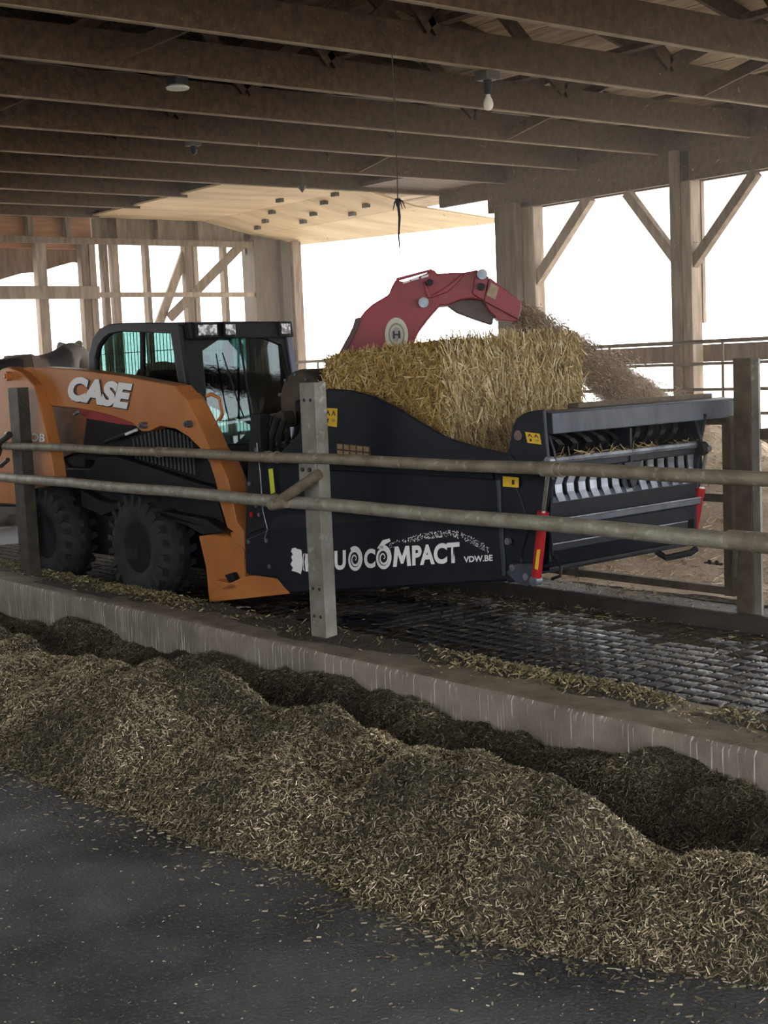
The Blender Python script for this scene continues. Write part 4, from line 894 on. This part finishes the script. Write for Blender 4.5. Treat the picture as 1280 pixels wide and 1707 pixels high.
def fl_on(n, xr, yr, hf, Lr, Wr, cols, probs, tilt=.55, keep=None, lift=.004, near=True):
    r = RNG
    uu = r.random(n); x = xr[1]-(xr[1]-xr[0])*(uu**1.25 if near else uu); y = r.uniform(*yr, n)
    if keep is not None:
        k_ = keep(x, y); x, y = x[k_], y[k_]; n = len(x)
    e = .02; z = hf(x, y); zx = (hf(x+e, y)-z)/e; zy = (hf(x, y+e)-z)/e
    nr = np.stack([-zx, -zy, np.ones(n)], 1); nr /= np.linalg.norm(nr, axis=1)[:, None]
    d = r.normal(size=(n, 3)); d -= nr*(d*nr).sum(1)[:, None]; d /= np.linalg.norm(d, axis=1)[:, None]
    d = d+nr*r.normal(size=(n, 1))*tilt
    c = np.stack([x, y, z], 1)+nr*r.uniform(0, 1, (n, 1))*lift*3
    v, f = flakes(c, d, r.uniform(*Lr, n), r.uniform(*Wr, n), nr, 1.0)
    return v, f, palette(n, cols, probs, .35), n
FC = [(.49,.42,.295),(.35,.30,.195),(.20,.17,.105),(.09,.076,.047),(.22,.225,.12),(.65,.57,.42),(.88,.82,.66)]
def on_heap(x, y): return feed_h(x, y) > -.249
v, f, c, n = fl_on(330000, (-11.6, -1.9), (2.6, 4.59), feed_h, (.007,.030), (.0015,.0045), FC, [5,7,7,6,2.5,2.0,.6], keep=on_heap, tilt=.6)
v2, f2, c2, n2 = fl_on(90000, (-1.9, 2.9), (2.6, 4.59), feed_h, (.007,.030), (.0015,.0045), FC, [5,7,7,6,2.5,2.0,.6], keep=on_heap, tilt=.6, near=False)
f = np.concatenate([f, f2+len(v)]); v = np.concatenate([v, v2]); c = np.concatenate([c, c2])
c = c*np.clip(.95+1.1*fbm(v[:, 0]*2.2, v[:, 1]*3, 131, 3), .45, 1.5)[:, None]
c = c*np.where(v[:, 1] > 3.98, .5, 1.0)[:, None]          # wetter feed by the kerb is darker; the valley's shade is painted in too
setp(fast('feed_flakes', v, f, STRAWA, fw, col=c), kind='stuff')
def edge_keep(x, y):
    yn = np.interp(x, XN, YN); return RNG.random(len(x)) < np.exp(-np.abs(y-yn-.03)/.12)
flat = lambda x, y: -.247+0*x
v, f, c, n = fl_on(60000, (-9, -2), (2.0, 3.9), flat, (.008,.03), (.003,.007), FC, [4,5,6,4,2,3,1], tilt=.15, keep=edge_keep)
v2, f2, c2, n2 = fl_on(9000, (-9, -1.2), (.8, 3.4), flat, (.003,.012), (.0015,.004), FC, [3,5,6,4,2,1.5,.4], tilt=.1)
c = c*.6
sc_ = fast('scattered_feed', np.concatenate([v, v2]), np.concatenate([f, f2+len(v)]), STRAWA, col=np.concatenate([c, c2])); setp(sc_, 'thin crumbs of feed scattered on the dark floor before the heap', 'feed', kind='stuff')
# feed on the kerb top
def kh(x, y): return .082+np.clip(.03*fbm(x*4, y*5, 55, 3)+.012, 0, 1)*np.exp(-((y-4.99)/.14)**2)
v, f = grid(-13, 2.5, 700, 4.70, 5.06, 14, lambda X, Y: kh(X, Y)-.004)
kf = fast('kerb_feed', v, f, FEEDB, smooth=True); setp(kf, 'strip of spilled feed lying on top of the near concrete kerb', 'feed', kind='stuff')
KC = [(.34,.29,.17),(.24,.20,.11),(.14,.11,.06),(.22,.21,.09),(.5,.44,.3)]
def kk_(x, y): return RNG.random(len(x)) < np.exp(-((y-5.0)/.13)**2)*np.clip(.5+2.2*fbm(x*1.6, y*3, 77, 3), .04, 1)
v, f, c, n = fl_on(46000, (-12, 2.4), (4.62, 5.06), kh, (.012,.04), (.003,.008), KC, [4,4,3,3,1], keep=kk_)
setp(fast('kerb_feed_flakes', v, f, STRAWA, kf, col=c), kind='stuff')
# straw litter in the alley, on the far kerb and on the bedding
ah = lambda x, y: np.where(y > 6.9, .102, .004)+0*x
def al_keep(x, y):
    p = np.where(y > 6.86, 1.0, np.where(y < 5.3, .35, .10)); p = np.where((y > 6.4) & (y < 6.9), .5, p); return RNG.random(len(x)) < p*np.clip(.5+1.2*fbm(x*1.4, y*2, 87, 3), .05, 1)
v, f, c, n = fl_on(26000, (-12.5, -3), (5.12, 7.3), ah, (.012,.05), (.002,.006), [(.36,.29,.17),(.25,.19,.10),(.13,.10,.06),(.5,.42,.27)], [3,3,3,1], tilt=.2, keep=al_keep)
setp(fast('alley_litter', v, f, STRAWA, col=c), 'loose straw and feed bits littering the wet paved alley and far kerb', 'straw litter', kind='stuff')
v, f, c, n = fl_on(22000, (-12.5, -3), (7.25, 10.9), bed_h, (.03,.11), (.003,.008), [(.60,.49,.35),(.48,.38,.26),(.70,.60,.46)], [3,2,2], tilt=.35)
setp(fast('bedding_straw', v, f, STRAWA, bed, col=c), kind='stuff')

# ================================================================== CEILING FITTINGS
BULB = mat('bulb_glass', (.75,.70,.6), None, .15)
def lampthing(p, label, kindx):
    e = empty('light_fixture', tuple(p), label, 'light')
    p = np.array(p)
    if kindx == 0:
        build('junction_box', MB().box(p+UZ*-.03, (.13, .13, .07)), DSTEEL, e, bevel=.01)
        build('socket', MB().lathe([(.03, -.06), (.032, -.10), (.022, -.16)], p, UZ, 16), BLACK2, e, smooth=True)
        build('bulb', MB().lathe([(.014, -.15), (.018, -.175), (.031, -.20), (.036, -.225), (.031, -.25), (.016, -.265), (.004, -.268)], p, UZ, 20), BULB, e, smooth=True)
    else:
        build('junction_box', MB().box(p+UZ*-.03, (.12, .10, .06)), BLACK2, e, bevel=.008)
        build('lamp_base', MB().lathe([(.075, -.085), (.08, -.075), (.06, -.06)], p, UZ, 20), mat('dusty_white', (.5,.47,.42), None, .6), e, smooth=True)
    return e
lampthing(onZ(812, 118, 3.70), 'bare bulb in a dark socket hanging under a roof truss', 0)
lampthing(onZ(295, 127, 3.70), 'flat pale lamp base without bulb under the dark left trusses', 1)
p = onZ(322, 236, 3.70); e = empty('empty_socket', tuple(p), 'small dark empty lamp socket under a truss above the cab', 'light')
build('socket_plate', MB().box(p-UZ*.02, (.11,.11,.04)), DSTEEL, e, bevel=.008); build('socket_stub', MB().lathe([(.03,-.04),(.032,-.08),(.015,-.11)], p, UZ, 12), BLACK2, e, smooth=True)
p = onZ(653, 88, 3.70)
hw = empty('hanging_wire', tuple(p), 'thin wire with a frayed dark tail hanging from a truss', 'wire')
build('wire', MB().tube([p, p-UZ*.45+F*.01, p-UZ*.92], .004, 6), DSTEEL, hw)
k_ = p-UZ*.92; fy = MB().tube([k_, k_-UZ*.05], [.02, .012], 8).tube([k_-UZ*.02, k_-UZ*.12+F*.01, k_-UZ*.24-F*.005, k_-UZ*.36], [.010, .009, .006, .002], 6)
for dx in (-.05, .04, .07): fy.tube([k_, k_+F*dx*.6-UZ*.02, k_+F*dx-UZ*.07], [.006, .005, .002], 5)
build('frayed_tail', fy, BLACK2, hw)
p = onZ(503, 300, 3.70); sk = empty('dark_bracket', tuple(p), 'dark pointed metal bracket hanging at the edge of the plywood ceiling', 'bracket')
build('bracket_stem', MB().beam(p+UZ*.1, p-UZ*.06, .04, .04, F), DSTEEL, sk); build('bracket_tip', MB().lathe([(.05,-.06),(.045,-.08),(.005,-.13)], p, UZ, 8), DSTEEL, sk)

# ================================================================== COW (behind the loader, left)
def cow():
    XCW = -13.6
    def q(px, py, dx=0.0): return onX(px, py, XCW+dx)
    zb = float(bed_h(np.array([XCW]), np.array([8.2]))[0])
    pts = {}
    body = [q(-120,668), q(-70,658), q(-10,655), q(40,646), q(82,636), q(106,616), q(121,584), q(135,594), q(152,618)]
    rad = [.20,.30,.33,.34,.32,.22,.15,.12,.07]
    verts = [tuple(p) for p in body]; edges = [(i, i+1) for i in range(len(body)-1)]
    R_ = list(rad)
    def leg(at, dy, dxx, hind):
        b = np.array(verts[at]); k0 = len(verts)
        chain = [(b+[dxx, dy, -.22], .13), (b+[dxx, dy-(.10 if hind else 0), -.62], .075), (np.array([b[0]+dxx, b[1]+dy-(.13 if hind else .0), zb+.42]), .055), (np.array([b[0]+dxx, b[1]+dy-.05, zb+.08]), .045), (np.array([b[0]+dxx, b[1]+dy+.02, zb+.03]), .055)]
        prev = at
        for p, r in chain:
            verts.append(tuple(p)); R_.append(r); edges.append((prev, len(verts)-1)); prev = len(verts)-1
    for dxx in (-.16, .16): leg(1, 0, dxx, True); leg(4, 0, dxx, False)
    me = bpy.data.meshes.new('cow'); me.from_pydata(verts, edges, []); o = link('cow', me, COWM)
    md = o.modifiers.new('skin', 'SKIN')
    for i, sv in enumerate(me.skin_vertices[0].data): sv.radius = (R_[i], R_[i]); sv.use_root = (i == 2)
    md.use_smooth_shade = True; o.modifiers.new('sub', 'SUBSURF').levels = 2; o.modifiers['sub'].render_levels = 2
    setp(o, 'dark cow with brown patches standing behind the loader cab', 'cow')
    for s_ in (-1, 1):
        e0 = np.array(body[6])+np.array([s_*.13, -.02, .06])
        build('ear', MB().tube([e0, e0+np.array([s_*.09, -.01, .0]), e0+np.array([s_*.16, -.02, -.03])], [.02, .04, .008], 8), COWM, o, smooth=True)
    tl = np.array(body[0]); build('tail', MB().tube([tl+[0,-.15,.15], tl+[0,-.25,-.1], tl+[0,-.26,-.6], tl+[0,-.25,-.8]], [.035,.025,.02,.04], 8), COWM, o, smooth=True)
cow()
